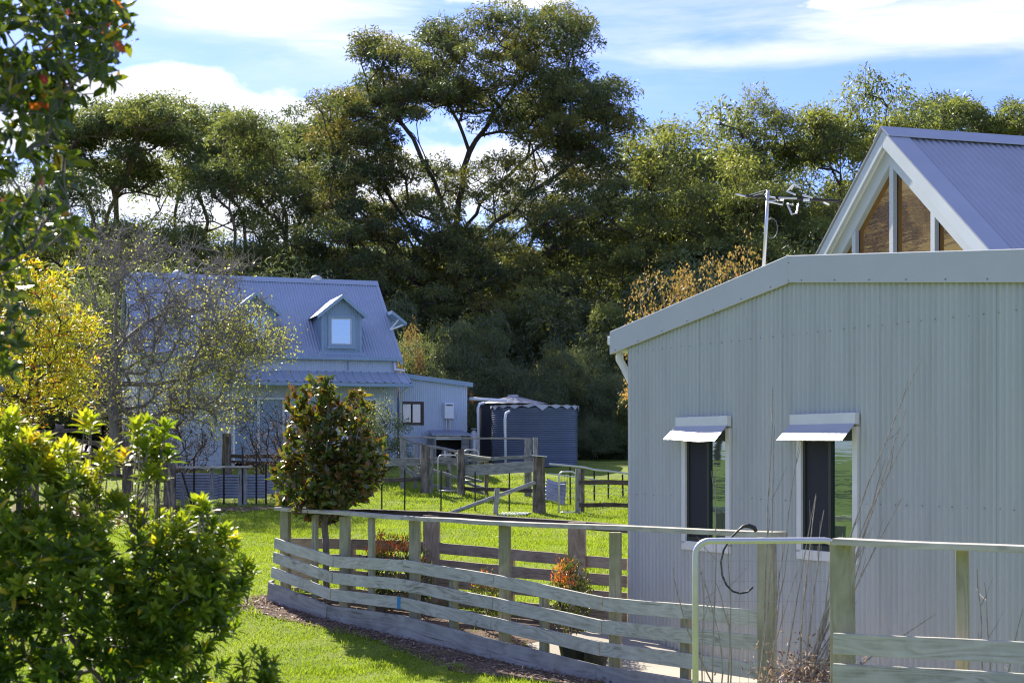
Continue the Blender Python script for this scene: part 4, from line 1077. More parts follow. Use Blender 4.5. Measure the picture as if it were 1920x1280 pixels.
# gate and rails right of the strainer post
hoop_gate('hoop_gate', 'narrow galvanised hoop gate beside the thick strainer post', 37.6, 1048, 1080, 884, 966, .022, M['galv'], 6, 8, M['fine_wire'], .003)
pr = at(1130, 962, 37.6)
pf = thing('rail_fence', 'two-rail dark timber fence between the hoop gate and the shed corner', 'fence', (pr.x, pr.y, g(pr.x, pr.y)))
p = at(1084, 878, 37.6); post(pf, p.x, p.y, g(p.x, p.y) - .2, p.z, .12, .1, R(5), M['grey_wood'])
p = at(1092, 878, 38.2); post(pf, p.x, p.y, g(p.x, p.y) - .2, p.z, .10, .1, R(5), M['old_post'])
for (y_, h_) in ((899, 9), (942, 8)):
    a, b = at(1086, y_, 37.5), at(1215, y_ + 1, 37.3); board(pf, a, b, h_ / F * 37.5, .05, M['dark_wood'], 'rail', bow=.01)
# far paddock fence running right behind it
pb = at(1100, 930, 42)
pw = thing('picket_wire_fence', 'black picket and wire fence rising up the bank behind the rail fence', 'fence', (pb.x, pb.y, g(pb.x, pb.y)))
pts_ = [(1030, 870, 40.2), (1070, 875, 40.6), (1093, 878, 41), (1115, 882, 41.4), (1141, 884, 41.8), (1169, 889, 42.0), (1200, 893, 42.2)]
for (px, ytop, Y) in pts_[1:]:
    p = at(px, ytop, Y); z0 = g(p.x, p.y) - .2
    m2 = MB(); m2.tube([(0, 0, 0), (random.uniform(-.03, .03), 0, p.z - z0)], .03, 3); o = m2.build('picket', M['black_steel'], pw); place(o, Matrix.Translation((p.x, p.y, z0)), pw)
for dy_, rr in ((-2, .028), (18, .018), (28, .006), (42, .006), (56, .006)):
    P_ = [at(px, ytop + dy_ + random.uniform(-1, 1), Y - .05) for (px, ytop, Y) in pts_]
    m2 = MB(); m2.tube([q - P_[0] for q in P_], rr, 5); o = m2.build('rail' if rr > .01 else 'wire', M['galv'], pw); place(o, Matrix.Translation(P_[0]), pw)
# bent corrugated iron sheet leaning beside the strainer post
def crump(name, label, P, du, dv, nu, nv, wave, amp, mat, noise=0.0, cat='iron sheet'):
    P = Vector(P); du = Vector(du); dv = Vector(dv); n = du.cross(dv).normalized()
    V = []
    for i in range(nu + 1):
        for j in range(nv + 1):
            u, v = i / nu, j / nv
            q = du * u + dv * v + n * (amp * math.sin(wave * v * 2 * math.pi) + noise * math.sin(u * 4 + v * 3))
            V.append(q)
    Q = [(i * (nv + 1) + j, (i + 1) * (nv + 1) + j, (i + 1) * (nv + 1) + j + 1, i * (nv + 1) + j + 1) for i in range(nu) for j in range(nv)]
    o = bpy.data.objects.new(name, np_mesh(name, [tuple(q) for q in V], Q, None, None, mat, True)); link(o); o.location = P
    sm = o.modifiers.new('thickness', 'SOLIDIFY'); sm.thickness = .003
    return tag(o, label, cat)
a = at(1020, 938, 38.6); crump('iron_sheet', 'bent corrugated iron sheet propped behind the strainer post', a, at(1058, 946, 38.4) - a, at(1022, 897, 38.9) - a + Vector((.05, .25, 0)), 10, 48, 6, .03, M['old_iron'], .05)
a = at(930, 965, 37.0); a.z = g(a.x, a.y) + .03
crump('iron_sheet', 'pale corrugated sheet lying flat on the grass by the wire fence', a, (.10, .55, .02), (.78, .0, .01), 4, 60, 9, .018, M['white'], .01)

# ------------------------------------------------------------------ left: low iron fence, slab rail table, old rails
lb = at(420, 940, 40)
li = thing('iron_yard_fence', 'low corrugated iron yard fence with rail and steel pickets, left of the magnolia', 'fence', (lb.x, lb.y, g(lb.x, lb.y)))
def hsheet(x0, x1, y0, y1, Y):
    a, b = at(x0, y1, Y), at(x1, y1, Y); h = (y1 - y0) / F * Y
    L = (b - a).length; nv = 60; V = []
    for j in range(nv + 1):
        z = h * j / nv; y = .012 * math.sin(2 * math.pi * z / .0762)
        V += [(0, y, z), (L * .5, y + .01, z), (L, y, z)]
    Q = [(3 * j + i, 3 * j + i + 1, 3 * j + i + 4, 3 * j + i + 3) for j in range(nv) for i in range(2)]
    o = bpy.data.objects.new('iron_sheet', np_mesh('iron_sheet', V, Q, None, None, M['old_iron'], True)); link(o, li); place(o, Matrix.Translation(a), li)
hsheet(326, 408, 887, 936, 40.2); hsheet(404, 498, 889, 934, 40.25); hsheet(496, 545, 889, 926, 40.4); hsheet(543, 600, 889, 926, 40.5)
a, b = at(332, 874, 39.5), at(470, 873, 39.5); board(li, a, b, .05, .3, M['cap'], 'top_rail')
for px in (343, 398, 450, 460): p = at(px, 876, 39.7); post(li, p.x, p.y, g(p.x, p.y) - .2, p.z, .09, .07, 0, M['grey_wood'])
for (px, yt) in ((364, 857), (420, 868), (481, 845), (499, 868), (455, 838)):
    p = at(px, yt, 39.9); z0 = g(p.x, p.y) - .2; m2 = MB(); m2.tube([(0, 0, 0), (0, 0, p.z - z0)], .03, 3); o = m2.build('picket', M['black_steel'], li); place(o, Matrix.Translation((p.x, p.y, z0)), li)
a, b = at(341, 885, 39.45), at(360, 948, 39.3); m2 = MB(); m2.tube([(0, 0, 0), b - a], .03, 6); o = m2.build('brace', M['black_steel'], li); place(o, Matrix.Translation(a), li)
p = at(318, 852, 39.6); round_post(li, p.x, p.y, g(p.x, p.y) - .3, p.z, .16, M['old_post'], 'corner_post', .15)
p = at(425, 812, 44); round_post(li, p.x, p.y, g(p.x, p.y) - .3, p.z, .14, M['old_post'], 'corner_post', .15)
for (y0, y1) in ((851, 858), (863, 868)):
    a, b = at(432, y0, 44), at(560, y0 + 2, 44.4); board(li, a, b, (y1 - y0) / F * 44, .05, M['dark_wood'], 'rail', bow=.012)
ol = at(150, 905, 38)
of = thing('old_rail_fence', 'dark old timber rail fence behind the leafy bush at far left', 'fence', (ol.x, ol.y, g(ol.x, ol.y)))
for (x0, y0, x1, y1, h_) in ((62, 806, 190, 802, 7), (62, 818, 235, 830, 9), (62, 838, 240, 852, 10), (62, 862, 250, 868, 9), (62, 882, 250, 890, 8), (-120, 815, 62, 812, 9), (-120, 846, 62, 842, 9), (-120, 880, 62, 876, 9), (230, 866, 318, 872, 8), (230, 893, 318, 897, 7)):
    a, b = at(x0, y0, 38), at(x1, y1, 38.6); board(of, a, b, h_ / F * 38, .06, M['dark_wood'], 'rail', bow=.015)
for px in (-60, 62, 112, 238): p = at(px, 795 if px < 200 else 822, 38.4); round_post(of, p.x, p.y, g(p.x, p.y) - .3, p.z, .13, M['old_post'], 'post', .15)

# ------------------------------------------------------------------ ground covers, path, pots
def offset_pts(ds, off):
    out = []
    for (px, Y) in ds:
        p = at(px, 900, Y); out.append((p.x + off * -.62 * 1.0, p.y + off * -.78))
    return out
ds = [(495, 21.6), (514, 21.2), (625, 20.1), (756, 18.9), (926, 17.7), (1130, 16.3), (1424, 14.0)]
o_ = offset_pts(ds, .0); i_ = []
for (q, wd) in zip(o_, (.7, .7, .4, .4, .8, .5, .5)): i_.append((q[0] - .62 * wd, q[1] - .78 * wd))
strip('mulch_strip', o_, i_, M['mulch'], .012, 'strip of brown mulch along the foot of the fence', 'mulch')
strip('garden_bed', [(at(545, 0, 21.8).x, 21.8), (at(800, 0, 20.7).x, 20.7), (at(1090, 0, 19.3).x, 19.3)], [(at(545, 0, 21.0).x, 21.0), (at(800, 0, 18.9).x, 18.9), (at(1090, 0, 17.3).x, 17.3)], M['mulch'], .014, 'brown garden bed inside the pen', 'garden bed')
pa = [shed_xy(s_, -.02) for s_ in (-.3, 2, 4, 6.5)]; pc = [shed_xy(s_, -1.5) for s_ in (-.0, 2, 4, 6.5)]
strip('concrete_path', [(q.x, q.y) for q in pa], [(q.x, q.y) for q in pc], M['concrete'], .02, 'pale concrete path along the shed wall', 'path', jit=.01)
q0 = [(at(x_, 0, Y_).x, Y_) for x_, Y_ in ((-100, 40.5), (200, 39.5), (330, 39.2), (560, 39.5))]; q1 = [(at(x_, 0, Y_).x, Y_) for x_, Y_ in ((-100, 33), (180, 34.5), (300, 37.8), (560, 39.0))]
strip('leaf_litter_ground', q0, q1, M['mulch'], .012, 'bare brown ground covered in fallen leaves under the left trees', 'ground', jit=.25)
def pot(px, py, Y, r, h, label):
    p = at(px, py, Y); z0 = g(p.x, p.y) + .03
    t = thing('plant_pot', label, 'pot', (p.x, p.y, z0), 0, 'empty black pots beside the pen fence')
    mb = MB()
    k = 20; prof = [(.72 * r, 0), (r * .95, h * .86), (r * 1.05, h * .86), (r * 1.05, h), (r * .94, h), (r * .88, h * .7)]
    vs = [(a_ * math.cos(2 * math.pi * j / k), a_ * math.sin(2 * math.pi * j / k), z_) for a_, z_ in prof for j in range(k)]
    fs = [(i * k + j, i * k + (j + 1) % k, (i + 1) * k + (j + 1) % k, (i + 1) * k + j) for i in range(len(prof) - 1) for j in range(k)] + [tuple(range(k - 1, -1, -1))]
    mb.add(vs, fs); mb.build('pot_wall', M['black_rubber'], t, smooth=False)
    m2 = MB(); m2.add([(r * .88 * math.cos(2 * math.pi * j / k), r * .88 * math.sin(2 * math.pi * j / k), h * .7) for j in range(k)], [tuple(range(k))]); m2.build('soil', M['mulch'], t)
pot(1078, 1210, 17.2, .20, .26, 'larger black plant pot behind the fence, left of the smaller one')
pot(1118, 1218, 16.9, .15, .22, 'smaller black plant pot right beside the larger one')
# blue tub at the foot of the dry canes
p = shed_xy(wall_s(1566), -.42); t = thing('blue_tub', 'blue plastic tub at the foot of the shed wall behind the gate', 'tub', (p.x, p.y, g(p.x, p.y) + .02))
mb = MB(); k = 20; prof = [(.20, 0), (.22, .09), (.24, .10), (.24, .12), (.21, .12), (.19, .02)]
mb.add([(a_ * math.cos(2 * math.pi * j / k), a_ * math.sin(2 * math.pi * j / k), z_) for a_, z_ in prof for j in range(k)], [(i * k + j, i * k + (j + 1) % k, (i + 1) * k + (j + 1) % k, (i + 1) * k + j) for i in range(len(prof) - 1) for j in range(k)] + [tuple(range(k - 1, -1, -1)), tuple(5 * k + j for j in range(k))]); mb.build('tub_wall', M['blue_plastic'], t, smooth=True)
# ------------------------------------------------------------------ vegetation tools
def unit(a):
    return a / np.maximum(np.linalg.norm(a, axis=-1, keepdims=True), 1e-9)
def rand_unit(n, rng):
    return unit(rng.normal(size=(n, 3)))
class Leaves:
    def __init__(s): s.V = []; s.T = []; s.Q = []; s.v = []; s.n = 0
    def kite(s, P, D, N, L, W, v):
        """flat four-cornered leaf"""
        n = len(P); D = unit(D); B = unit(np.cross(N, D))
        L = np.broadcast_to(np.asarray(L, float), (n,))[:, None]; W = np.broadcast_to(np.asarray(W, float), (n,))[:, None]
        V = np.stack([P, P + D * L * .42 + B * W * .5, P + D * L, P + D * L * .42 - B * W * .5], 1).reshape(-1, 3)
        i = s.n + np.arange(n) * 4
        s.Q.append(np.stack([i, i + 1, i + 2, i + 3], 1)); s.V.append(V); s.v.append(np.repeat(v, 4)); s.n += 4 * n
    def fold(s, P, D, N, L, W, v, fold=.25, droop=.15):
        """leaf folded along its midrib and drooping at the tip"""
        n = len(P); D = unit(D); B = unit(np.cross(N, D)); Nn = unit(np.cross(D, B))
        L = np.broadcast_to(np.asarray(L, float), (n,))[:, None]; W = np.broadcast_to(np.asarray(W, float), (n,))[:, None]
        c = lambda t, o, dz: P + D * L * t + B * W * o + Nn * (dz * W - droop * t * t * L)
        V = np.stack([c(0, 0, 0), c(1, 0, 0), c(.3, .42, fold), c(.3, -.42, fold), c(.68, .40, fold), c(.68, -.40, fold), c(.3, 0, 0), c(.68, 0, 0)], 1).reshape(-1, 3)
        i = s.n + np.arange(n) * 8
        s.T += [np.stack([i, i + 6, i + 2], 1), np.stack([i, i + 3, i + 6], 1), np.stack([i + 7, i + 1, i + 4], 1), np.stack([i + 7, i + 5, i + 1], 1)]
        s.Q += [np.stack([i + 6, i + 7, i + 4, i + 2], 1), np.stack([i + 6, i + 3, i + 5, i + 7], 1)]
        s.V.append(V); s.v.append(np.repeat(v, 8)); s.n += 8 * n
    def mesh(s, name, mat, smooth=False):
        return np_mesh(name, np.concatenate(s.V), np.concatenate(s.Q) if s.Q else None, np.concatenate(s.T) if s.T else None, np.clip(np.concatenate(s.v), 0, 1), mat, smooth)

class Skel:
    """branching skeleton grown greedily towards target points"""
    def __init__(s): s.p = []; s.par = []; s.pl = []; s.dir = []; s.chains = []
    def poly(s, pts, parent=None):
        ch = []
        if parent is None and s.p:
            q = np.array(pts[0]); parent = int(np.argmin(np.linalg.norm(np.array(s.p) - q, axis=1)))
        if parent is not None: ch.append(parent)
        for q in pts:
            q = np.array(q, float)
            if parent is None: s.p.append(q); s.par.append(-1); s.pl.append(0.); s.dir.append(np.array([0, 0, 1.]))
            else:
                d = q - s.p[parent]; l = np.linalg.norm(d)
                if l < 1e-6: continue
                s.p.append(q); s.par.append(parent); s.pl.append(s.pl[parent] + l); s.dir.append(d / l)
            parent = len(s.p) - 1; ch.append(parent)
        s.chains.append(ch)
    def densify(s, pts, step, rng, jit):
        out = [np.array(pts[0], float)]
        for a, b in zip(pts[:-1], pts[1:]):
            a = np.array(a, float); b = np.array(b, float); n = max(1, int(np.linalg.norm(b - a) / step))
            for k in range(1, n + 1): out.append(a + (b - a) * k / n + (rng.normal(0, jit, 3) if k < n else 0))
        return out
    def grow(s, targets, bf, step, rng, jit=.06, up=.15, curve=.4, minidx=0):
        order = np.argsort(np.linalg.norm(targets - s.p[0], axis=1))
        for t in targets[order]:
            Pn = np.array(s.p[minidx:]); d = np.linalg.norm(Pn - t, axis=1)
            cost = d + bf * np.array(s.pl[minidx:]) + 0.6 * np.maximum(0, Pn[:, 2] - t[2])
            k = int(np.argmin(cost)) + minidx
            p = s.p[k]; l = np.linalg.norm(t - p)
            if l < step * .3: continue
            c = p + s.dir[k] * l * curve + np.array([0, 0, up * l * .3])
            n = max(2, int(l / step)); pts = []
            for i in range(1, n + 1):
                u = i / n
                q = (1 - u) ** 2 * p + 2 * u * (1 - u) * c + u * u * t
                pts.append(q + (rng.normal(0, jit * min(1, l), 3) if i < n else 0))
            s.poly(pts, k)
    def radii(s, tip, pw=2.3, rmax=None):
        n = len(s.p); r = np.zeros(n); has = np.zeros(n, bool)
        for i in range(n - 1, -1, -1):
            if not has[i]: r[i] = tip ** pw
            if s.par[i] >= 0: r[s.par[i]] += r[i]; has[s.par[i]] = True
        r = r ** (1 / pw)
        return r if rmax is None else np.minimum(r, rmax)
    def mesh(s, name, mat, tip, k=6, pw=2.3, rmax=None, extra=None, flare=0.0):
        r = s.radii(tip, pw, rmax)
        V = []; Q = []; n = 0
        def tube(P, rad, kk):
            nonlocal n
            P = np.asarray(P); m = len(P)
            T = np.gradient(P, axis=0); T = unit(T)
            a = np.array([.21, .93, .3]); U = unit(np.cross(T, a)); W = np.cross(T, U)
            ang = np.arange(kk) * 2 * np.pi / kk
            ring = P[:, None] + (U[:, None] * np.cos(ang)[None, :, None] + W[:, None] * np.sin(ang)[None, :, None]) * np.asarray(rad)[:, None, None]
            V.append(ring.reshape(-1, 3))
            i, j = np.meshgrid(np.arange(m - 1), np.arange(kk), indexing='ij')
            Q.append((np.stack([i * kk + j, i * kk + (j + 1) % kk, (i + 1) * kk + (j + 1) % kk, (i + 1) * kk + j], -1).reshape(-1, 4)) + n)
            n += m * kk
        for ch in s.chains:
            if len(ch) < 2: continue
            P = [s.p[i] for i in ch]; rad = r[ch].copy()
            if s.par[ch[1]] == ch[0] and len(ch) > 1: rad[0] = min(rad[0], rad[1] * 1.15)
            if flare and ch[0] == 0: rad = rad * (1 + flare * np.exp(-np.arange(len(rad)) * .9))
            kk = k + 3 if rad.max() > .12 else (k if rad.max() > .03 else max(3, k - 2))
            tube(P, rad, kk)
        for (P, rad) in (extra or []): tube(P, rad, 3)
        return np_mesh(name, np.concatenate(V), np.concatenate(Q), None, None, mat, True)

def clump_leaves(lv, C, rad, n, L, W, rng, vb, vs=.16, droop=.5, flat=.8, shell=.45):
    """foliage pad: leaves through a flattened dome, denser at its skin"""
    u = rand_unit(n, rng); u[:, 2] = np.where(u[:, 2] < -.25, -u[:, 2] * .6, u[:, 2])
    rr = rng.random(n) ** (1 / 3) * (1 - shell) + shell * (0.8 + .2 * rng.random(n))
    rr *= 1 + .25 * np.sin(u[:, 0] * 5 + C[0] * 3) * np.cos(u[:, 1] * 4 + C[1] * 2)
    P = C + u * rr[:, None] * np.array([rad, rad, rad * flat])
    D = u * .5 + rng.normal(0, .5, (n, 3)) + np.array([0, 0, -droop])
    N = rand_unit(n, rng)
    v = vb + rng.normal(0, vs, n) + .10 * u[:, 2]
    lv.kite(P, D, N, L * rng.uniform(.7, 1.3, n), W * rng.uniform(.7, 1.3, n), v)

def link_tree(name, label, cat, loc, parts, group=None, rotz=0.0, scale=1.0):
    """parts: list of (name, mesh)"""
    o = thing(name, label, cat, loc, rotz, group)
    o.scale = (scale, scale, scale) if not hasattr(scale, '__len__') else scale
    for nm, me in parts:
        c = bpy.data.objects.new(nm, me); link(c, o)
    return o

# ------------------------------------------------------------------ hero gum tree
rng = np.random.default_rng(11)
HB = np.array([at(852, 0, 76).x, 76.0, 1.6])
def hp(x, y, dy=0.0):
    p = at(x, y, 76 + dy); return np.array([p.x, p.y, p.z]) - HB
masses = [(958, 48, 70, 32, 1.6), (1060, 42, 52, 30, 1), (735, 95, 62, 35, 1), (690, 100, 22, 20, .6), (838, 65, 58, 36, 1.2), (1000, 95, 105, 38, 2), (1080, 85, 26, 45, .8), (1085, 165, 70, 34, 1.4), (800, 140, 60, 22, .6), (1040, 160, 70, 30, 1),
          (700, 185, 95, 24, 1.8), (800, 178, 100, 26, 2), (900, 190, 95, 26, 1.8), (640, 212, 50, 30, 1.2), (985, 200, 60, 30, 1), (1135, 195, 55, 45, 1.4), (1165, 235, 36, 28, .8), (1090, 240, 70, 34, 1.2),
          (615, 262, 46, 34, 1), (690, 270, 60, 28, 1), (1010, 262, 50, 28, .8), (1080, 300, 75, 34, 1.3), (640, 335, 72, 40, 1.3), (745, 325, 60, 32, .9), (965, 310, 55, 28, .8), (1120, 350, 62, 34, 1), (860, 385, 60, 30, .6), (735, 410, 80, 40, 1.4),
          (985, 385, 85, 40, 1.5), (650, 425, 60, 44, 1.2), (1075, 425, 75, 40, 1.4), (900, 455, 60, 30, .7), (960, 505, 85, 40, 1.3), (760, 500, 80, 44, 1.4), (1060, 520, 80, 44, 1.3), (680, 520, 60, 40, 1), (850, 330, 45, 26, .6), (925, 350, 50, 30, .8), (800, 395, 50, 30, .8), (870, 440, 60, 34, 1), (815, 470, 60, 36, 1), (900, 560, 90, 40, 1.3), (820, 585, 80, 40, 1.2), (600, 380, 50, 60, 1), (1130, 450, 50, 50, .9), (590, 480, 50, 50, .9), (700, 230, 60, 24, .6), (940, 235, 40, 24, .5)]
cl = []
for (x, y, rx, ry, wgt) in masses:
    nn = max(3, int(round(8.0 * wgt)))
    for _ in range(nn):
        a, b, c = rng.uniform(-1, 1, 3)
        while a * a + b * b + c * c > 1: a, b, c = rng.uniform(-1, 1, 3)
        off = (x - 870) / 37.0
        dep = b * min(4.5, 1.5 + rx / 30.0) + rng.normal(0, 1.2) - (2.0 if y > 420 else 0)
        p = hp(x + a * rx, y + c * ry, dep); cl.append((p, rng.uniform(.5, .95)))
for _ in range(330):
    th = rng.uniform(0, 2 * math.pi); q = rng.uniform(.35, 1) ** .6
    x = 890 + 285 * q * math.cos(th); y = 330 + (260 if math.sin(th) < 0 else 250) * q * math.sin(th)
    if 790 < x < 935 and 212 < y < 278: continue
    if y < 40 or (y < 150 and (x < 690 or x > 1110)): continue
    cl.append((hp(x, y, rng.normal(0, 2.4) - (1.5 if y > 420 else 0)), rng.uniform(.35, .62)))
sk = Skel()
sk.poly(sk.densify([hp(852, 900), hp(852, 760), hp(850, 640), hp(856, 540), hp(852, 440)], .9, rng, .05))
sk.poly(sk.densify([hp(852, 440), hp(868, 350, .3), hp(880, 285, .4), hp(925, 215, 1), hp(975, 150, 1.2), hp(1005, 100, 1)], .8, rng, .08))
sk.poly(sk.densify([hp(880, 285, .4), hp(860, 230, -.6), hp(830, 170, -1), hp(820, 110, -1)], .8, rng, .08))
sk.poly(sk.densify([hp(852, 440), hp(815, 340, -.5), hp(775, 260, -1), hp(725, 205, -1.5)], .8, rng, .08))
sk.poly(sk.densify([hp(852, 480), hp(930, 415, -1), hp(1020, 345, -2), hp(1105, 280, -2)], .8, rng, .08))
sk.poly(sk.densify([hp(850, 520), hp(765, 420, 1), hp(700, 330, 1.5), hp(635, 265, 1.5)], .8, rng, .08))
sk.poly(sk.densify([hp(852, 470), hp(900, 380, 2), hp(985, 300, 2.5), hp(1070, 240, 3), hp(1120, 200, 3)], .8, rng, .08))
sk.poly(sk.densify([hp(850, 560), hp(940, 520, -2), hp(1030, 470, -3), hp(1110, 400, -3)], .8, rng, .08))
sk.poly(sk.densify([hp(850, 580), hp(780, 530, -2), hp(700, 480, -3), hp(640, 430, -3)], .8, rng, .08))
nlimb = len(sk.p)
C = np.array([c[0] for c in cl])
sk.grow(C - np.array([0, 0, .3]), .25, .6, rng, .05, .2, .35, minidx=8)
lv = Leaves(); tw = []
for (p, r_) in cl:
    vb = np.clip(rng.normal(.50, .18), .12, .92)
    clump_leaves(lv, p, r_ * 1.2, int(430 * r_ ** 1.3) + 70, .21, .062, rng, vb, flat=.8, shell=.4)
    for _ in range(7):
        e = p + rng.normal(0, .55, 3) * np.array([1, 1, .5]) * r_ + np.array([0, 0, .15]); s0 = p - np.array([0, 0, .35 * r_]); m_ = (s0 + e) / 2 + rng.normal(0, .08, 3)
        tw.append((np.array([s0, m_, e]), np.array([.022, .016, .008])))
hero = link_tree('giant_gum_tree', 'giant spreading gum tree towering above the wood behind the cottage', 'tree', HB, [('trunk', sk.mesh('hero_trunk', M['bark_dark'], .024, 6, 2.3, .8, tw, .5)), ('crown', lv.mesh('hero_crown', M['leaf_hero']))])

# ------------------------------------------------------------------ gum tree prototypes
def gum_proto(seed, H, crown_r, base_frac, style, nclump, leafmat, bark, n_leaf=330, L=.22, W=.068, vb0=.4, stems=1):
    rng = np.random.default_rng(seed)
    sk = Skel(); cl = []
    # sub-domes at the crown top
    nd_ = rng.integers(4, 7)
    domes = []
    for i in range(nd_):
        a = 2 * math.pi * i / nd_ + rng.uniform(-.4, .4); rr = crown_r * rng.uniform(.25, .75)
        domes.append((rr * math.cos(a), rr * math.sin(a), H * rng.uniform(base_frac + .12, .93), crown_r * rng.uniform(.32, .55)))
    domes.append((rng.normal(0, .3), rng.normal(0, .3), H - crown_r * .3, crown_r * .5))
    if style == 'full':
        for i in range(6):
            a = rng.uniform(0, 6.28); domes.append((crown_r * .7 * math.cos(a), crown_r * .7 * math.sin(a), H * rng.uniform(base_frac * .6, base_frac + .25), crown_r * rng.uniform(.3, .45)))
    per = max(4, nclump // len(domes))
    for (dx, dy, dz, dr) in domes:
        for _ in range(per):
            u = rand_unit(1, rng)[0]; u[2] = (abs(u[2]) if rng.random() < .7 else u[2]) if style != 'full' else u[2] * .8 + .1
            q = rng.uniform(.55, 1)
            cl.append((np.array([dx, dy, dz]) + u * dr * q * np.array([1, 1, .95]), dr * rng.uniform(.30, .50)))
    lean = rng.normal(0, .03 * H, 2)
    top = np.array([lean[0], lean[1], H * base_frac * .95])
    if stems == 1: sk.poly(sk.densify([(0, 0, -.4), (lean[0] * .3, lean[1] * .3, H * base_frac * .5), top], .8, rng, .07))
    else:
        sk.poly([(0, 0, -.4), (0, 0, .2), (0, 0, .5)])
        for i in range(stems):
            a = 2 * math.pi * i / stems + rng.uniform(-.5, .5)
            sk.poly(sk.densify([(0, 0, .5), (.12 * H * math.cos(a) * base_frac, .12 * H * math.sin(a) * base_frac, H * base_frac * .5), (crown_r * .5 * math.cos(a), crown_r * .5 * math.sin(a), H * base_frac * 1.02)], .7, rng, .08))
    C = np.array([c[0] for c in cl])
    sk.grow(C - np.array([0, 0, .25]), .2, .6, rng, .06, .3, .4, minidx=3)
    lv = Leaves(); tw = []
    for (p, r_) in cl:
        vb = np.clip(rng.normal(vb0, .16), .08, .95)
        clump_leaves(lv, p, max(.5, r_ * 1.15), int(n_leaf * (.5 + .5 * r_)), L, W, rng, vb)
        for _ in range(5):
            e = p + rng.normal(0, .4, 3) * r_; s0 = p - np.array([0, 0, .3]); tw.append((np.array([s0, (s0 + e) / 2 + rng.normal(0, .06, 3), e]), np.array([.02, .014, .007])))
    return [('trunk', sk.mesh('gum_trunk', bark, .03, 5, 2.2, None, tw, .4)), ('crown', lv.mesh('gum_crown', leafmat))]
PR = {
    'umbrella_a': gum_proto(21, 18, 4.6, .62, 'umb', 70, M['leaf_euc'], M['bark_tan'], 360, vb0=.48, stems=3),
    'umbrella_b': gum_proto(22, 18, 4.2, .66, 'umb', 64, M['leaf_euc'], M['bark_tan'], 360, vb0=.43, stems=2),
    'tall_a': gum_proto(23, 20, 4.8, .45, 'umb', 90, M['leaf_euc'], M['bark_dark'], 330, vb0=.54),
    'tall_b': gum_proto(24, 20, 4.2, .5, 'full', 90, M['leaf_euc'], M['bark_dark'], 330, vb0=.58),
    'full_a': gum_proto(25, 15, 4.6, .38, 'full', 100, M['leaf_euc'], M['bark_dark'], 340, vb0=.58),
    'full_b': gum_proto(26, 14, 5.0, .35, 'full', 100, M['leaf_euc'], M['bark_dark'], 340, vb0=.62),
}
def put(proto, H0, px, ytop, Y, label, name='gum_tree', cat='tree', group=None, rot=None, sx=1.0, base=None):
    p = at(px, ytop, Y); zb = g(p.x, p.y) if base is None else base
    s_ = (p.z - zb) / H0
    return link_tree(name, label, cat, (p.x, Y, zb), PR[proto], group, random.uniform(0, 6.28) if rot is None else rot, (s_ * sx, s_ * sx, s_))
T = put
T('umbrella_b', 18, 175, 212, 84, 'umbrella-topped gum at the far left, partly behind the foreground branches', sx=1.05)
T('umbrella_a', 18, 300, 202, 85, 'gum with broad dome crown on bare forked stems, left skyline above the cottage', sx=1.15)
T('umbrella_a', 18, 458, 236, 80, 'round-topped gum with tan forked stems straight above the left dormer', sx=.95)
T('umbrella_b', 18, 392, 225, 92, 'gum with pale bare stems in the gap between the two left dome crowns', sx=.9)
T('umbrella_b', 18, 555, 232, 88, 'narrow gum touching the left edge of the giant gum', sx=.9)
T('tall_b', 20, 1215, 245, 84, 'gum against the right flank of the giant gum', sx=1.0)
T('full_b', 14, 1255, 252, 83, 'leafy gum filling the skyline dip right of the giant gum', sx=1.0)
T('full_b', 14, 1345, 264, 85, 'leafy gum on the skyline left of the slim rounded gum', sx=1.0)
T('full_a', 15, 1300, 258, 80, 'bright olive gum left of the aerial, above the autumn shrubs', sx=1.15)
T('tall_a', 20, 1415, 208, 80, 'slim gum with a single rounded top left of the tallest right crown', sx=.72)
T('full_a', 15, 1510, 235, 82, 'broad leafy gum left of the glass gable, below the tallest right crown', sx=.95)
T('full_b', 14, 1590, 195, 80, 'tallest gum on the right, rising left of the glass gable peak', sx=.8)
T('full_a', 15, 1690, 205, 83, 'spreading gum directly behind the glass gable peak', sx=.95)
T('umbrella_a', 18, 1780, 200, 84, 'low domed gum above the right slope of the blue roof', sx=1.0)
T('umbrella_b', 18, 1885, 212, 86, 'gum with thin open crown at the right edge above the blue roof', sx=.8)
T('full_b', 14, 1385, 330, 72, 'bushy gum behind the aerial mast', sx=.9)
T('full_a', 15, 1500, 335, 74, 'dense gum between the aerial and the glass gable', sx=.9)
T('full_b', 14, 1230, 350, 74, 'dense dark gum behind the left end of the shed roof', sx=1.0)
T('full_a', 15, 605, 345, 82, 'bushy gum filling below the left arm of the giant gum', sx=1.0)
T('full_b', 14, 480, 440, 76, 'bushy dark gum rising behind the cottage ridge left of the right dormer', sx=.9)
T('full_a', 15, 340, 430, 78, 'bushy gum behind the left dormer and bare tree', sx=.95)
T('full_b', 14, 180, 400, 78, 'bushy gum behind the bare tree crown at left', sx=1.0)
T('full_a', 15, 40, 330, 80, 'bushy gum behind the yellow autumn tree', sx=1.1)
T('full_b', 14, 740, 455, 84, 'bushy gum behind the trunk of the giant gum, left side', sx=1.0)
T('full_a', 15, 980, 440, 86, 'bushy gum behind the trunk of the giant gum, right side', sx=1.1)
T('full_b', 14, 1110, 440, 78, 'bushy gum low under the right arm of the giant gum', sx=.95)
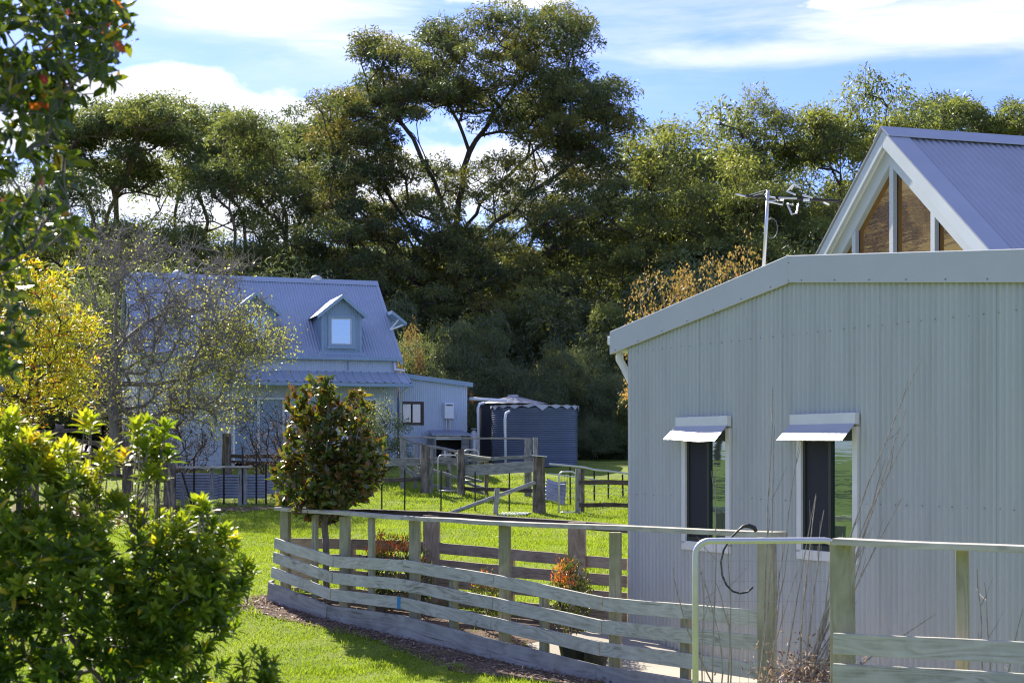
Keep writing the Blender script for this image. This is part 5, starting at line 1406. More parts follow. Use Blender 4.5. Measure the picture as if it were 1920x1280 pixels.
# understory gums in front of the deep wood
for (px, yt, Y, pr_) in ((690, 500, 72, 'full_a'), (790, 560, 71, 'full_b'), (900, 575, 71, 'full_a'), (1000, 560, 70, 'full_b'), (1095, 520, 72, 'full_a'), (1185, 470, 72, 'full_b'), (1270, 430, 75, 'full_a'), (1345, 440, 74, 'full_b'), (1440, 420, 76, 'full_a'), (1540, 400, 78, 'full_b'), (620, 470, 78, 'full_b'), (520, 470, 82, 'full_a'), (410, 470, 84, 'full_b'), (250, 440, 84, 'full_a'), (100, 450, 82, 'full_b'), (850, 500, 90, 'full_b'), (1040, 480, 90, 'full_a')):
    T(pr_, {'full_a': 15, 'full_b': 14}[pr_], px, yt, Y, 'short bushy gum in the green understory wall behind the cottage and shed', group='understory gums', sx=1.25)
# deep wood behind: nothing tells these apart
for i in range(22):
    px = -150 + i * 100 + random.uniform(-30, 30); Y = random.uniform(98, 116)
    yt = random.uniform(420, 480) if px < 620 else (random.uniform(400, 470) if px < 1150 else random.uniform(370, 430))
    T(['full_a', 'full_b', 'tall_b'][i % 3], [15, 14, 20][i % 3], px, yt, Y, 'dim gum deep in the wood, seen only between the nearer trees', group='gums deep in the wood', sx=1.25)

for i, (X_, Y_) in enumerate(((-34, 62), (-44, 54), (-52, 44), (-40, 74), (-58, 60), (-60, 34), (-66, 48), (-30, 78), (-50, 72))):
    link_tree('gum_tree', 'gum beyond the left edge, mirrored in the window panes of the shed', 'tree', (X_, Y_, g(X_, Y_)), PR[['full_a', 'tall_b', 'full_b'][i % 3]], 'gums beyond the left edge', i * 1.3, [1.15, .9, 1.2][i % 3])
# ------------------------------------------------------------------ scrub at the edge of the wood
def scrub_proto(seed, H, r, leafmat, n, L, W, vb0, droop=.9, bark=M['bark_dark']):
    rng = np.random.default_rng(seed); sk = Skel(); lv = Leaves()
    sk.poly([(0, 0, -.2), (0, 0, .15), (0, 0, .3)])
    cl = []
    for _ in range(46):
        u = rand_unit(1, rng)[0]; q = rng.uniform(.3, 1) ** .5
        cl.append(np.array([u[0] * r * q, u[1] * r * q, H * .52 + u[2] * H * .46 * q]))
    C = np.array(cl); sk.grow(C, .35, .35, rng, .07, .4, .4)
    for p in cl: clump_leaves(lv, p, r * rng.uniform(.28, .42), n, L, W, rng, np.clip(rng.normal(vb0, .12), .05, .95), .15, droop, 1.0, .35)
    return [('stems', sk.mesh('scrub_stems', bark, .014, 4, 2.2)), ('crown', lv.mesh('scrub_crown', leafmat))]
PR['scrub_a'] = scrub_proto(31, 5, 2.0, M['leaf_scrub'], 420, .16, .035, .45)
PR['scrub_b'] = scrub_proto(32, 5, 2.4, M['leaf_scrub'], 420, .15, .035, .35)
PR['scrub_c'] = scrub_proto(33, 5, 1.6, M['leaf_euc'], 360, .16, .05, .6)
PR['tan'] = scrub_proto(34, 5, 1.3, M['leaf_tan'], 120, .085, .05, .5, .3, M['bark_grey'])
def SC(proto, px, ytop, Y, label, sx=1.0, name='scrub_shrub', cat='shrub', group=None): return put(proto, 5, px, ytop, Y, label, name, cat, group, None, sx)
SC('scrub_a', 885, 590, 62, 'tall weeping grey-green shrub below the giant gum trunk', .8)
SC('scrub_b', 780, 640, 60, 'dark rounded shrub just right of the cottage roof', .9)
SC('scrub_b', 970, 690, 60, 'dark weeping shrub behind the tanks', 1.1)
SC('scrub_a', 1075, 640, 61, 'pale green weeping shrub left of the shed corner', .9)
SC('scrub_b', 1145, 700, 60, 'dark weeping shrub against the left corner of the shed', .9)
SC('scrub_a', 1020, 730, 59, 'dull green shrub above the corrugated tank', .9)
SC('scrub_c', 1160, 560, 64, 'olive shrub behind the shed gutter', .8)
SC('scrub_b', 840, 720, 58.5, 'low dark shrub behind the lean-to roof', .9)
SC('scrub_b', 1120, 790, 57.5, 'low spreading shrub at the grass edge right of the tank', 1.3)
for (px, yt) in ((1095, 815), (1135, 800), (1172, 808), (1210, 800)):
    put('scrub_b', 5, px, yt, 59.5, 'broad low bush hugging the ground right of the tank', 'scrub_shrub', 'shrub', 'low bushes right of the tank', None, 1.8, g(at(px, 0, 59.5).x, 59.5) - .7)
SC('scrub_c', 1190, 740, 58, 'shrub mostly hidden behind the shed corner', 1.0)
SC('scrub_a', 700, 560, 66, 'shrub behind the right gable of the cottage', .9)
SC('scrub_c', 930, 560, 70, 'sunlit shrub right of the giant gum trunk', .9)
SC('scrub_b', 1060, 560, 70, 'shaded shrub under the right arm of the giant gum', 1.2)
for i in range(16):
    SC(['scrub_b', 'scrub_a'][i % 2], 640 + i * 40 + random.uniform(-12, 12), random.uniform(690, 760), random.uniform(63, 69), 'dark weeping shrub low in the scrub along the edge of the wood', 1.5, group='scrub along the edge of the wood')
for i in range(12):
    SC(['scrub_b', 'scrub_a'][i % 2], -120 + i * 45 + random.uniform(-12, 12), random.uniform(640, 720), random.uniform(62, 69), 'dark weeping shrub low in the scrub along the edge of the wood', 1.6, group='scrub along the edge of the wood')
SC('scrub_b', 560, 520, 70, 'dark shrub behind the middle of the cottage ridge', 1.2)
SC('scrub_a', 420, 510, 70, 'dark shrub behind the cottage ridge above the left dormer', 1.2)
SC('scrub_b', 270, 500, 68, 'dark shrub behind the left end of the cottage roof', 1.2)
SC('scrub_b', 120, 560, 62, 'dark shrub behind the bare tree trunk', 1.4)
SC('scrub_a', 20, 600, 58, 'dark shrub behind the yellow autumn tree', 1.4)
SC('scrub_b', 1300, 520, 66, 'dark shrub behind the autumn shrubs', 1.3)
SC('scrub_b', 1440, 480, 70, 'dark shrub behind the foot of the aerial', 1.3)
# autumn shrubs behind the shed
SC('tan', 1252, 478, 36, 'tan-leaved autumn shrub showing above the left slope of the shed roof', .62, 'autumn_shrub')
SC('tan', 1310, 452, 37, 'sparse autumn shrub between the two brighter ones above the shed roof', .5, 'autumn_shrub')
SC('tan', 1378, 432, 36, 'golden autumn shrub just left of the aerial mast', .55, 'autumn_shrub')
SC('tan', 1238, 540, 38, 'thin autumn shrub rising behind the left end of the shed roof', .4, 'autumn_shrub')
SC('tan', 768, 590, 58, 'small orange-topped shrub right of the cottage gable hood', .35, 'autumn_shrub')

# ------------------------------------------------------------------ bare twiggy tree in front of the cottage
rng = np.random.default_rng(41)
BB = np.array([at(215, 0, 43).x, 43.0, g(at(215, 0, 43).x, 43)])
def bp(x, y, dy=0.0): p = at(x, y, 43 + dy); return np.array([p.x, p.y, p.z]) - BB
sk = Skel()
sk.poly(sk.densify([bp(218, 900), bp(214, 800), bp(212, 720), bp(216, 640)], .4, rng, .03))
for pl in ([(216, 660), (255, 620), (300, 590), (345, 560)], [(216, 640), (220, 560), (215, 480)], [(213, 700), (270, 670), (340, 650), (420, 630)], [(216, 650), (180, 580), (160, 500)], [(213, 720), (290, 720), (380, 700), (470, 670)], [(214, 740), (170, 690), (140, 640)]):
    dd = rng.uniform(-1.5, 1.5); sk.poly(sk.densify([bp(x, y, dd * i / 2) for i, (x, y) in enumerate(pl)], .35, rng, .05))
tg = []
for (x, y, rx, ry, n) in ((220, 480, 90, 60, 90), (330, 520, 110, 70, 110), (200, 600, 80, 80, 90), (400, 590, 100, 60, 110), (330, 650, 110, 60, 120), (460, 640, 80, 50, 90), (270, 740, 110, 60, 110), (400, 740, 90, 60, 100), (170, 730, 50, 60, 50), (440, 500, 40, 20, 14)):
    for _ in range(n):
        a = rng.uniform(0, 6.28); q = math.sqrt(rng.random()); tg.append(bp(x + rx * q * math.cos(a), y + ry * q * math.sin(a), rng.uniform(-2.2, 2.2)))
tg = np.array(tg); sk.grow(tg, .25, .22, rng, .05, .25, .45, minidx=4)
lv = Leaves(); tw = []
for p in tg:
    for _ in range(7):
        d = unit(rng.normal(0, 1, 3) + np.array([.3, 0, .35])); l = rng.uniform(.25, .7); m_ = p + d * l * .5 + rng.normal(0, .03, 3)
        tw.append((np.array([p, m_, p + d * l + rng.normal(0, .05, 3)]), np.array([.008, .006, .004])))
    xx = p[0] + BB[0]; px = CX + (p[0] + BB[0]) / (p[1] + BB[1]) * F; py = HOR - (p[2] + BB[2] - EYE) / (p[1] + BB[1]) * F
    dens = 3 + 22 * np.clip((px - 300) / 180, 0, 1) * np.clip((py - 520) / 100, 0, 1) + (6 if py > 650 else 0)
    n = int(dens * rng.uniform(.5, 1.5))
    if n:
        lv.kite(p + rng.normal(0, .24, (n, 3)), rng.normal(0, 1, (n, 3)) + np.array([0, 0, -.3]), rand_unit(n, rng), rng.uniform(.06, .11, n), rng.uniform(.04, .065, n), rng.uniform(.05, 1, n))
link_tree('bare_twiggy_tree', 'nearly bare grey twiggy tree with sparse lime leaves in front of the cottage', 'tree', BB, [('trunk', sk.mesh('bare_trunk', M['bark_grey'], .011, 5, 2.3, None, tw)), ('crown', lv.mesh('bare_leaves', M['leaf_lime']))])

# dark leafless shrub right of it
def twig_shrub(seed, H, r, n, leafmat, leaf_n, vb, bark):
    rng = np.random.default_rng(seed); sk = Skel(); sk.poly([(0, 0, -.1), (0, 0, .1), (0, 0, .25)])
    tg = []
    for _ in range(n):
        u = rand_unit(1, rng)[0]; q = rng.uniform(.4, 1); tg.append([u[0] * r * q, u[1] * r * q, H * .5 + u[2] * H * .48 * q])
    tg = np.array(tg); sk.grow(tg, .4, .15, rng, .06, .5, .4); tw = []; lv = Leaves()
    for p in tg:
        for _ in range(5):
            d = unit(rng.normal(0, 1, 3) + np.array([0, 0, .6])); l = rng.uniform(.15, .4); tw.append((np.array([p, p + d * l * .5 + rng.normal(0, .02, 3), p + d * l]), np.array([.007, .005, .003])))
        lv.kite(p + rng.normal(0, .12, (leaf_n, 3)), rng.normal(0, 1, (leaf_n, 3)), rand_unit(leaf_n, rng), rng.uniform(.04, .08, leaf_n), rng.uniform(.025, .045, leaf_n), np.clip(rng.normal(vb, .2, leaf_n), 0, 1))
    return [('stems', sk.mesh('twig_stems', bark, .007, 4, 2.2, None, tw)), ('crown', lv.mesh('twig_leaves', leafmat))]
PR['twig'] = twig_shrub(51, 3, 1.2, 160, M['leaf_dry'], 10, .25, M['bark_dark'])
PR['hedge'] = scrub_proto(52, 3, 1.2, M['leaf_scrub'], 160, .07, .035, .45, .2)
put('twig', 3, 512, 735, 42.5, 'dark leafless shrub between the bare tree and the magnolia', 'leafless_shrub', 'shrub')
put('twig', 3, 335, 745, 42, 'dark twiggy shrub under the bare tree branches', 'leafless_shrub', 'shrub')
put('hedge', 3, 712, 742, 46, 'light green shrub behind the right side of the magnolia', 'green_shrub', 'shrub')
put('twig', 3, 268, 720, 45, 'tangled leafless shrub behind the bare tree trunk', 'leafless_shrub', 'shrub')

# ------------------------------------------------------------------ magnolia
rng = np.random.default_rng(61)
MBs = np.array([at(612, 0, 21.0).x, 21.0, g(at(612, 0, 21.0).x, 21.0)])
def mp_(x, y, dy=0.0): p = at(x, y, 21.0 + dy); return np.array([p.x, p.y, p.z]) - MBs
sk = Skel(); sk.poly(sk.densify([mp_(614, 1130), mp_(612, 1050), mp_(608, 980), mp_(615, 900), mp_(620, 800)], .2, rng, .012))
tg = []
for (x, y, rx, ry, n) in ((600, 735, 22, 22, 7), (575, 765, 40, 28, 12), (640, 765, 48, 30, 16), (610, 810, 75, 40, 26), (640, 850, 75, 50, 30), (590, 880, 70, 45, 26), (660, 890, 60, 45, 24), (545, 890, 35, 25, 9), (620, 930, 70, 28, 22), (690, 860, 30, 50, 10), (610, 960, 40, 25, 10), (545, 935, 22, 18, 4)):
    for _ in range(int(n * 2.6)):
        a = rng.uniform(0, 6.28); q = math.sqrt(rng.random()); tg.append(mp_(x + rx * q * math.cos(a), y + ry * q * math.sin(a), rng.uniform(-.65, .65)))
tg = np.array(tg); sk.grow(tg, .3, .12, rng, .03, .5, .4, minidx=4)
lv = Leaves()
cen = mp_(615, 860)
for p in tg:
    out = unit((p - cen) * np.array([1, 1, .5]) + np.array([0, 0, .55]) + rng.normal(0, .25, 3))
    n = int(rng.integers(8, 14)); a = np.arange(n) * 2.4 + rng.uniform(0, 6)
    t1 = unit(np.cross(out, [.3, .2, 1])); t2 = np.cross(out, t1)
    rad = (np.cos(a)[:, None] * t1 + np.sin(a)[:, None] * t2)
    tilt = rng.uniform(.15, 1.25, n)[:, None]
    D = out * np.cos(tilt) + rad * np.sin(tilt); N = out * np.sin(tilt) - rad * np.cos(tilt) + rng.normal(0, .2, (n, 3))
    P = p + out * rng.uniform(-.09, .05, n)[:, None]
    bronze = rng.random(n) < .30
    v = np.where(bronze, rng.uniform(.6, 1, n), rng.uniform(.05, .58, n))
    lv.fold(P, D, N, rng.uniform(.10, .17, n), rng.uniform(.05, .078, n), v, .2, .2)
link_tree('magnolia_tree', 'young magnolia with glossy green and bronze leaves standing inside the pen', 'tree', MBs, [('trunk', sk.mesh('magnolia_trunk', M['bark_grey'], .006, 6, 2.2, .05)), ('crown', lv.mesh('magnolia_crown', M['leaf_magnolia'], True))])

# ------------------------------------------------------------------ yellow autumn tree at left
rng = np.random.default_rng(71)
YB = np.array([at(20, 0, 30).x, 30.0, g(at(20, 0, 30).x, 30)])
def yp(x, y, dy=0.0): p = at(x, y, 30 + dy); return np.array([p.x, p.y, p.z]) - YB
sk = Skel(); sk.poly(sk.densify([yp(30, 1060), yp(40, 900), yp(45, 800), yp(60, 700), yp(70, 600)], .35, rng, .03))
tg = []
for (x, y, rx, ry, n) in ((60, 560, 60, 50, 40), (110, 600, 60, 40, 36), (130, 650, 50, 40, 36), (60, 680, 70, 60, 60), (110, 730, 60, 40, 40), (40, 760, 60, 40, 34), (-60, 600, 80, 90, 50), (-60, 720, 90, 80, 50), (20, 510, 50, 30, 16), (100, 520, 25, 20, 7), (150, 610, 30, 12, 8), (150, 690, 25, 10, 6)):
    for _ in range(n):
        a = rng.uniform(0, 6.28); q = math.sqrt(rng.random()); tg.append(yp(x + rx * q * math.cos(a), y + ry * q * math.sin(a), rng.uniform(-1.2, 1.2)))
tg = np.array(tg); sk.grow(tg, .3, .2, rng, .05, .3, .4, minidx=4)
lv = Leaves()
for p in tg:
    n = 30; side = unit(np.array([rng.normal(.4, .6), rng.normal(0, .6), rng.normal(.1, .3)]))
    P = p + side * rng.uniform(-.25, .35, n)[:, None] + rng.normal(0, .07, (n, 3))
    D = side + rng.normal(0, .6, (n, 3)) + np.array([0, 0, .1]); N = np.array([0, 0, 1]) + rng.normal(0, .5, (n, 3))
    vb = rng.normal(.5, .18)
    lv.kite(P, D, N, rng.uniform(.08, .15, n), rng.uniform(.025, .04, n), np.clip(vb + rng.normal(0, .2, n), 0, 1))
link_tree('yellow_autumn_tree', 'small tree with bright yellow autumn leaves at the left edge', 'tree', YB, [('trunk', sk.mesh('yellow_trunk', M['bark_dark'], .008, 5, 2.2)), ('crown', lv.mesh('yellow_crown', M['leaf_yellow']))])

# ------------------------------------------------------------------ foreground branches, upper left
rng = np.random.default_rng(81)
FB = np.array([-2.75, 5.7, g(-2.75, 5.7)])
def fp(x, y, dy=0.0): p = at(x, y, 5.7 + dy); return np.array([p.x, p.y, p.z]) - FB
sk = Skel(); sk.poly(sk.densify([(0, 0, -.2), (.03, 0, 1.2), (0, .05, 2.4), (.1, 0, 3.4)], .25, rng, .012))
for pl in ([(-330, 500), (-150, 300), (0, 160), (110, 70)], [(-350, 700), (-150, 600), (0, 520), (80, 470)], [(-330, 450), (-120, 200), (60, 60), (150, -40)], [(-350, 900), (-180, 800), (-60, 700), (30, 600)]):
    dd = rng.uniform(-.3, .3); sk.poly(sk.densify([fp(x, y, dd * i / 3) for i, (x, y) in enumerate(pl)], .15, rng, .01))
tg = []
for (x, y, rx, ry, n) in ((70, 70, 120, 80, 80), (180, 40, 55, 45, 34), (205, 95, 28, 30, 10), (40, 190, 80, 60, 44), (185, 130, 22, 30, 8), (120, 190, 40, 40, 12), (60, 290, 70, 50, 20), (110, 330, 40, 30, 10), (40, 400, 50, 40, 16), (100, 430, 50, 25, 10), (20, 500, 40, 50, 18), (20, 620, 25, 70, 14), (-60, 150, 90, 160, 70), (-70, 450, 70, 150, 60), (-60, 700, 50, 80, 20), (-180, 200, 100, 300, 60), (60, -70, 150, 60, 40), (10, 720, 15, 40, 4)):
    for _ in range(n):
        a = rng.uniform(0, 6.28); q = math.sqrt(rng.random()); tg.append(fp(x + rx * q * math.cos(a), y + ry * q * math.sin(a), rng.uniform(-.5, .6))) if rng.random() < .72 else None
tg = np.array(tg); sk.grow(tg, .3, .08, rng, .03, .2, .4, minidx=4)
lv = Leaves()
for p in tg:
    n = int(rng.integers(6, 10)); axd = unit(np.array([rng.normal(.35, .5), rng.normal(0, .5), rng.normal(.1, .5)])); a = np.arange(n) * 2.5 + rng.uniform(0, 6)
    t1 = unit(np.cross(axd, [.1, .9, .3])); t2 = np.cross(axd, t1); rad = np.cos(a)[:, None] * t1 + np.sin(a)[:, None] * t2
    D = axd * rng.uniform(.3, 1, n)[:, None] + rad * .8 + np.array([0, 0, -.1]); N = unit(np.cross(rad, D)) + rng.normal(0, .5, (n, 3)) + np.array([0, 0, .4])
    P = p + axd * rng.uniform(-.08, .04, n)[:, None]
    v = rng.beta(2, 3, n) * .85; hot = rng.random(n) < .035; v = np.where(hot, rng.uniform(.86, 1, n), v)
    low = np.clip((EYE + .9 - (p[2] + FB[2])) / .9, 0, 1); v = v + .2 * low * (v < .7)
    lv.fold(P, D, N, rng.uniform(.05, .088, n), rng.uniform(.022, .036, n), v, .22, .15)
link_tree('foreground_branch_tree', 'close tree with glossy green and a few red leaves, upper left corner', 'tree', FB, [('trunk', sk.mesh('branch_trunk', M['bark_grey'], .0022, 5, 2.2)), ('crown', lv.mesh('branch_crown', M['leaf_fg'], True))])

# ------------------------------------------------------------------ foreground whorled bush, lower left
rng = np.random.default_rng(91)
def rosette(lv, p, out, n, L, W, vb, rng, spread=1.1, stack=.05):
    a = np.arange(n) * 2.399 + rng.uniform(0, 6)
    t1 = unit(np.cross(out, [.31, .22, .9])); t2 = np.cross(out, t1); rad = np.cos(a)[:, None] * t1 + np.sin(a)[:, None] * t2
    k = np.linspace(0, 1, n)[:, None]
    tilt = .25 + spread * (1 - k) + rng.normal(0, .12, (n, 1))
    D = out * np.cos(tilt) + rad * np.sin(tilt); N = out * np.sin(tilt) - rad * np.cos(tilt) + rng.normal(0, .15, (n, 3))
    P = p + out * (stack * (k - .5))
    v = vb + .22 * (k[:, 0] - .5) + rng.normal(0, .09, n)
    v = np.where(rng.random(n) < .02, .97, v)
    lv.fold(P, D, N, L * (1 - .35 * k[:, 0]) * rng.uniform(.85, 1.15, n), W * rng.uniform(.85, 1.15, n), v, .18, .25)
def bush(name, label, base, blobs, shoots, Yc, seed, n_ros, L, W):
    rng = np.random.default_rng(seed)
    B0 = np.array(base)
    def q_(x, y, dy=0.0): p = at(x, y, Yc + dy); return np.array([p.x, p.y, p.z]) - B0
    sk = Skel(); sk.poly([(0, 0, -.1), (0, 0, .1), (0, 0, .25)])
    lv = Leaves(); pts = []; tot = sum(b[4] for b in blobs)
    for (x, y, rx, ry, wgt, dep, vb) in blobs:
        c = q_(x, y); Rr = np.array([rx, 0, ry]) / F * Yc; Rr[1] = dep
        for _ in range(int(n_ros * wgt / tot)):
            u = rand_unit(1, rng)[0]
            if u[1] > .55: u[1] *= -1
            s_ = rng.uniform(.72, 1.0) if rng.random() < .8 else rng.uniform(.3, .72)
            p = c + u * Rr * s_
            if p[2] + B0[2] < g(p[0] + B0[0], p[1] + B0[1]) + .05: continue
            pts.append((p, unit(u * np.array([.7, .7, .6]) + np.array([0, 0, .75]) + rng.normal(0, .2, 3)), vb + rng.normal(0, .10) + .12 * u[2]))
    for (x, y, dy, vb) in shoots: pts.append((q_(x, y, dy), unit(np.array([rng.normal(0, .25), rng.normal(0, .25), 1])), vb))
    tg = np.array([p for p, _, _ in pts]); sk.grow(tg[rng.permutation(len(tg))[:420]] - np.array([0, 0, .05]), .35, .12, rng, .03, .4, .4)
    for (x, y, dy, vb) in shoots:
        e = q_(x, y, dy); s0 = tg[np.argmin(np.linalg.norm(tg[:-len(shoots)] - (e - np.array([0, 0, .35])), axis=1))]; sk.poly([tuple(s0 * .5 + e * .5 + rng.normal(0, .015, 3)), tuple(e)], int(np.argmin(np.linalg.norm(np.array(sk.p) - s0, axis=1))))
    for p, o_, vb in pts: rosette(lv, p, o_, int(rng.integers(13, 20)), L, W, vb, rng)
    return link_tree(name, label, 'shrub', B0, [('stems', sk.mesh(name + '_stems', M['bark_grey'], .003, 5, 2.2, .03)), ('crown', lv.mesh(name + '_crown', M['leaf_bush'], True))])
YBU = 6.6
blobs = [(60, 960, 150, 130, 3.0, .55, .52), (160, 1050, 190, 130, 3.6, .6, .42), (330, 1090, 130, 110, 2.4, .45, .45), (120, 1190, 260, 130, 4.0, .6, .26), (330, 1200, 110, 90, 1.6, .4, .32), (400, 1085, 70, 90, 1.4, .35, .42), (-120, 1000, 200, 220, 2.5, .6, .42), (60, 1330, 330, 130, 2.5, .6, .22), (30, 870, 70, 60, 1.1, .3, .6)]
shoots = []
for (x, y, n, vb) in ((165, 800, 3, .72), (200, 830, 2, .7), (130, 850, 3, .66), (255, 800, 3, .58), (300, 825, 3, .56), (265, 845, 4, .5), (300, 865, 4, .5), (280, 895, 4, .48), (190, 880, 3, .72), (160, 900, 3, .75), (230, 870, 2, .7), (370, 955, 4, .5), (340, 985, 4, .45), (20, 800, 3, .6), (60, 840, 3, .62), (10, 850, 3, .55), (455, 1075, 2, .42), (90, 900, 3, .6), (390, 985, 3, .45)):
    for _ in range(n): shoots.append((x + rng.normal(0, 9), y + rng.normal(0, 9), rng.uniform(-.12, .12), vb + rng.normal(0, .06)))
bx_ = at(130, 0, YBU).x
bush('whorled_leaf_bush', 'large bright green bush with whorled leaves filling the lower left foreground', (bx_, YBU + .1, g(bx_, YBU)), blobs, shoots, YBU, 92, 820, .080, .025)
bx_ = at(480, 0, 6.2).x
bush('leafy_sprig_shrub', 'small leafy shrub tip poking up at the bottom edge right of the big bush', (bx_, 6.2, g(bx_, 6.2)), [(480, 1300, 60, 55, 1, .14, .32), (470, 1390, 90, 80, 1, .2, .3)], [(490, 1235, 0, .35), (510, 1250, 0, .33), (455, 1245, 0, .35), (475, 1228, .05, .34)], 6.2, 93, 70, .06, .018)
# strap-leaved tuft behind the bush, far left
# ------------------------------------------------------------------ small shrubs in the pen
def red_shrub(name, label, px, ytop, Y, seed, H, r, n, red):
    rng = np.random.default_rng(seed); p0 = at(px, ytop, Y); zb = g(p0.x, p0.y); H = p0.z - zb
    sk = Skel(); sk.poly([(0, 0, -.05), (0, 0, .05), (0, 0, .1)]); lv = Leaves(); tg = []
    for _ in range(n):
        u = rand_unit(1, rng)[0]; q = rng.uniform(.35, 1) ** .6; tg.append([u[0] * r * q, u[1] * r * q, H * .55 + u[2] * H * .45 * q])
    tg = np.array(tg); sk.grow(tg, .4, .08, rng, .04, .5, .4)
    for p in tg:
        m = 44; h = p[2] / H
        D = unit(rng.normal(0, .6, (m, 3)) + np.array([0, 0, .8])); v = np.clip(rng.normal(.28, .12, m), 0, .6)
        if h > .68 and rng.random() < red * .8: v = np.clip(rng.normal(.82, .1, m), .65, 1)
        lv.kite(p + rng.normal(0, .045, (m, 3)), D, rand_unit(m, rng), rng.uniform(.035, .065, m), rng.uniform(.012, .02, m), v)
    return link_tree(name, label, 'shrub', (p0.x, p0.y, zb), [('stems', sk.mesh('red_stems', M['bark_grey'], .004, 4, 2.2)), ('crown', lv.mesh('red_crown', M['leaf_red']))])
red_shrub('red_tipped_shrub', 'orange-tipped green shrub in the pen, left of the wide sleeper post', 735, 1000, 20.3, 101, .8, .40, 90, .75)
red_shrub('red_tipped_shrub', 'small pink-tipped shrub touching the wide sleeper post in the pen', 790, 1018, 20.0, 102, .6, .17, 34, .7)
red_shrub('red_tipped_shrub', 'red-tipped shrub in front of the right sleeper post, near the shed', 1070, 1046, 18.3, 103, .7, .26, 70, .5)
red_shrub('red_tipped_shrub', 'low orange-tipped shrub behind the middle of the front fence', 912, 1066, 19.0, 104, .6, .2, 34, .55)
red_shrub('red_tipped_shrub', 'red autumn bush showing above the lean-to roof', 855, 704, 57.0, 105, 2.6, .8, 60, .9)

# ------------------------------------------------------------------ dry canes by the shed wall
def canes(name, label, base, tips, seed, leafy=0):
    rng = np.random.default_rng(seed); b = at(*base); b.z = g(b.x, b.y); b0 = np.array(b)
    V = []; mbx = MB(); lv = Leaves()
    t = thing(name, label, 'dead plant', b0)
    for (x, y, Y) in tips:
        e = np.array(at(x, y, Y)) - b0; s0 = rng.normal(0, .06, 3) * np.array([1, 1, 0]); bend = rng.normal(0, .05, 3)
        P = [s0 + (e - s0) * u + bend * math.sin(math.pi * u) + (rng.normal(0, .006, 3) if 0 < u < 1 else 0) for u in np.linspace(0, 1, 9)]
        m2 = MB(); m2.tube(P, list(np.linspace(0.014 if leafy else .009, .0035, 9)), 5)
        for k_ in (4, 5, 6, 7):
            if rng.random() < .5:
                d = unit(e + rng.normal(0, .9, 3)) * rng.uniform(.08, .3); m2.tube([P[k_], P[k_] + d * .5, P[k_] + d + np.array([0, 0, .03])], [.004, .003, .0015], 4)
        m2.build('cane', M['cane'], t)
    if leafy:
        n = leafy; u = rng.normal(0, 1, (n, 3)) * np.array([.19, .19, .15]) + np.array([.1, 0, .3])
        lv.fold(u, rng.normal(0, 1, (n, 3)), rand_unit(n, rng), rng.uniform(.03, .065, n), rng.uniform(.012, .024, n), rng.uniform(0, 1, n), .3, .3)
        link(bpy.data.objects.new('dry_leaves', lv.mesh('dry_leaves', M['leaf_dry'])), t)
canes('dry_cane_shrub', 'tall dry canes with a brown dead leaf clump at the foot, behind the gate', (1490, 1300, 13.2), [(1725, 678, 13.2), (1700, 765, 13.2), (1702, 812, 13.1), (1660, 860, 13.3), (1545, 955, 13.3), (1580, 1000, 13.2), (1560, 1040, 13.2), (1625, 1010, 13.1), (1690, 935, 13.2), (1755, 1150, 13.0), (1600, 1120, 13.2), (1530, 930, 13.4)], 111, 2400)
canes('dry_cane_shrub', 'thin dark canes rising left of the gate post in front of the shed wall', (1440, 1300, 13.4), [(1449, 725, 13.6), (1452, 800, 13.6), (1502, 812, 13.5), (1530, 925, 13.5), (1480, 1010, 13.4), (1500, 1060, 13.4)], 112)
canes('dry_cane_shrub', 'bare canes behind the left leg of the wire gate', (1345, 1310, 13.6), [(1262, 1062, 13.7), (1312, 1070, 13.7), (1343, 870, 13.6), (1342, 1090, 13.6), (1318, 1040, 13.6), (1365, 1010, 13.6)], 113)
canes('dry_cane_shrub', 'two thin canes at the right edge behind the board fence', (1850, 1320, 12.6), [(1832, 1065, 12.6), (1918, 1140, 12.5), (1846, 1090, 12.6)], 114)
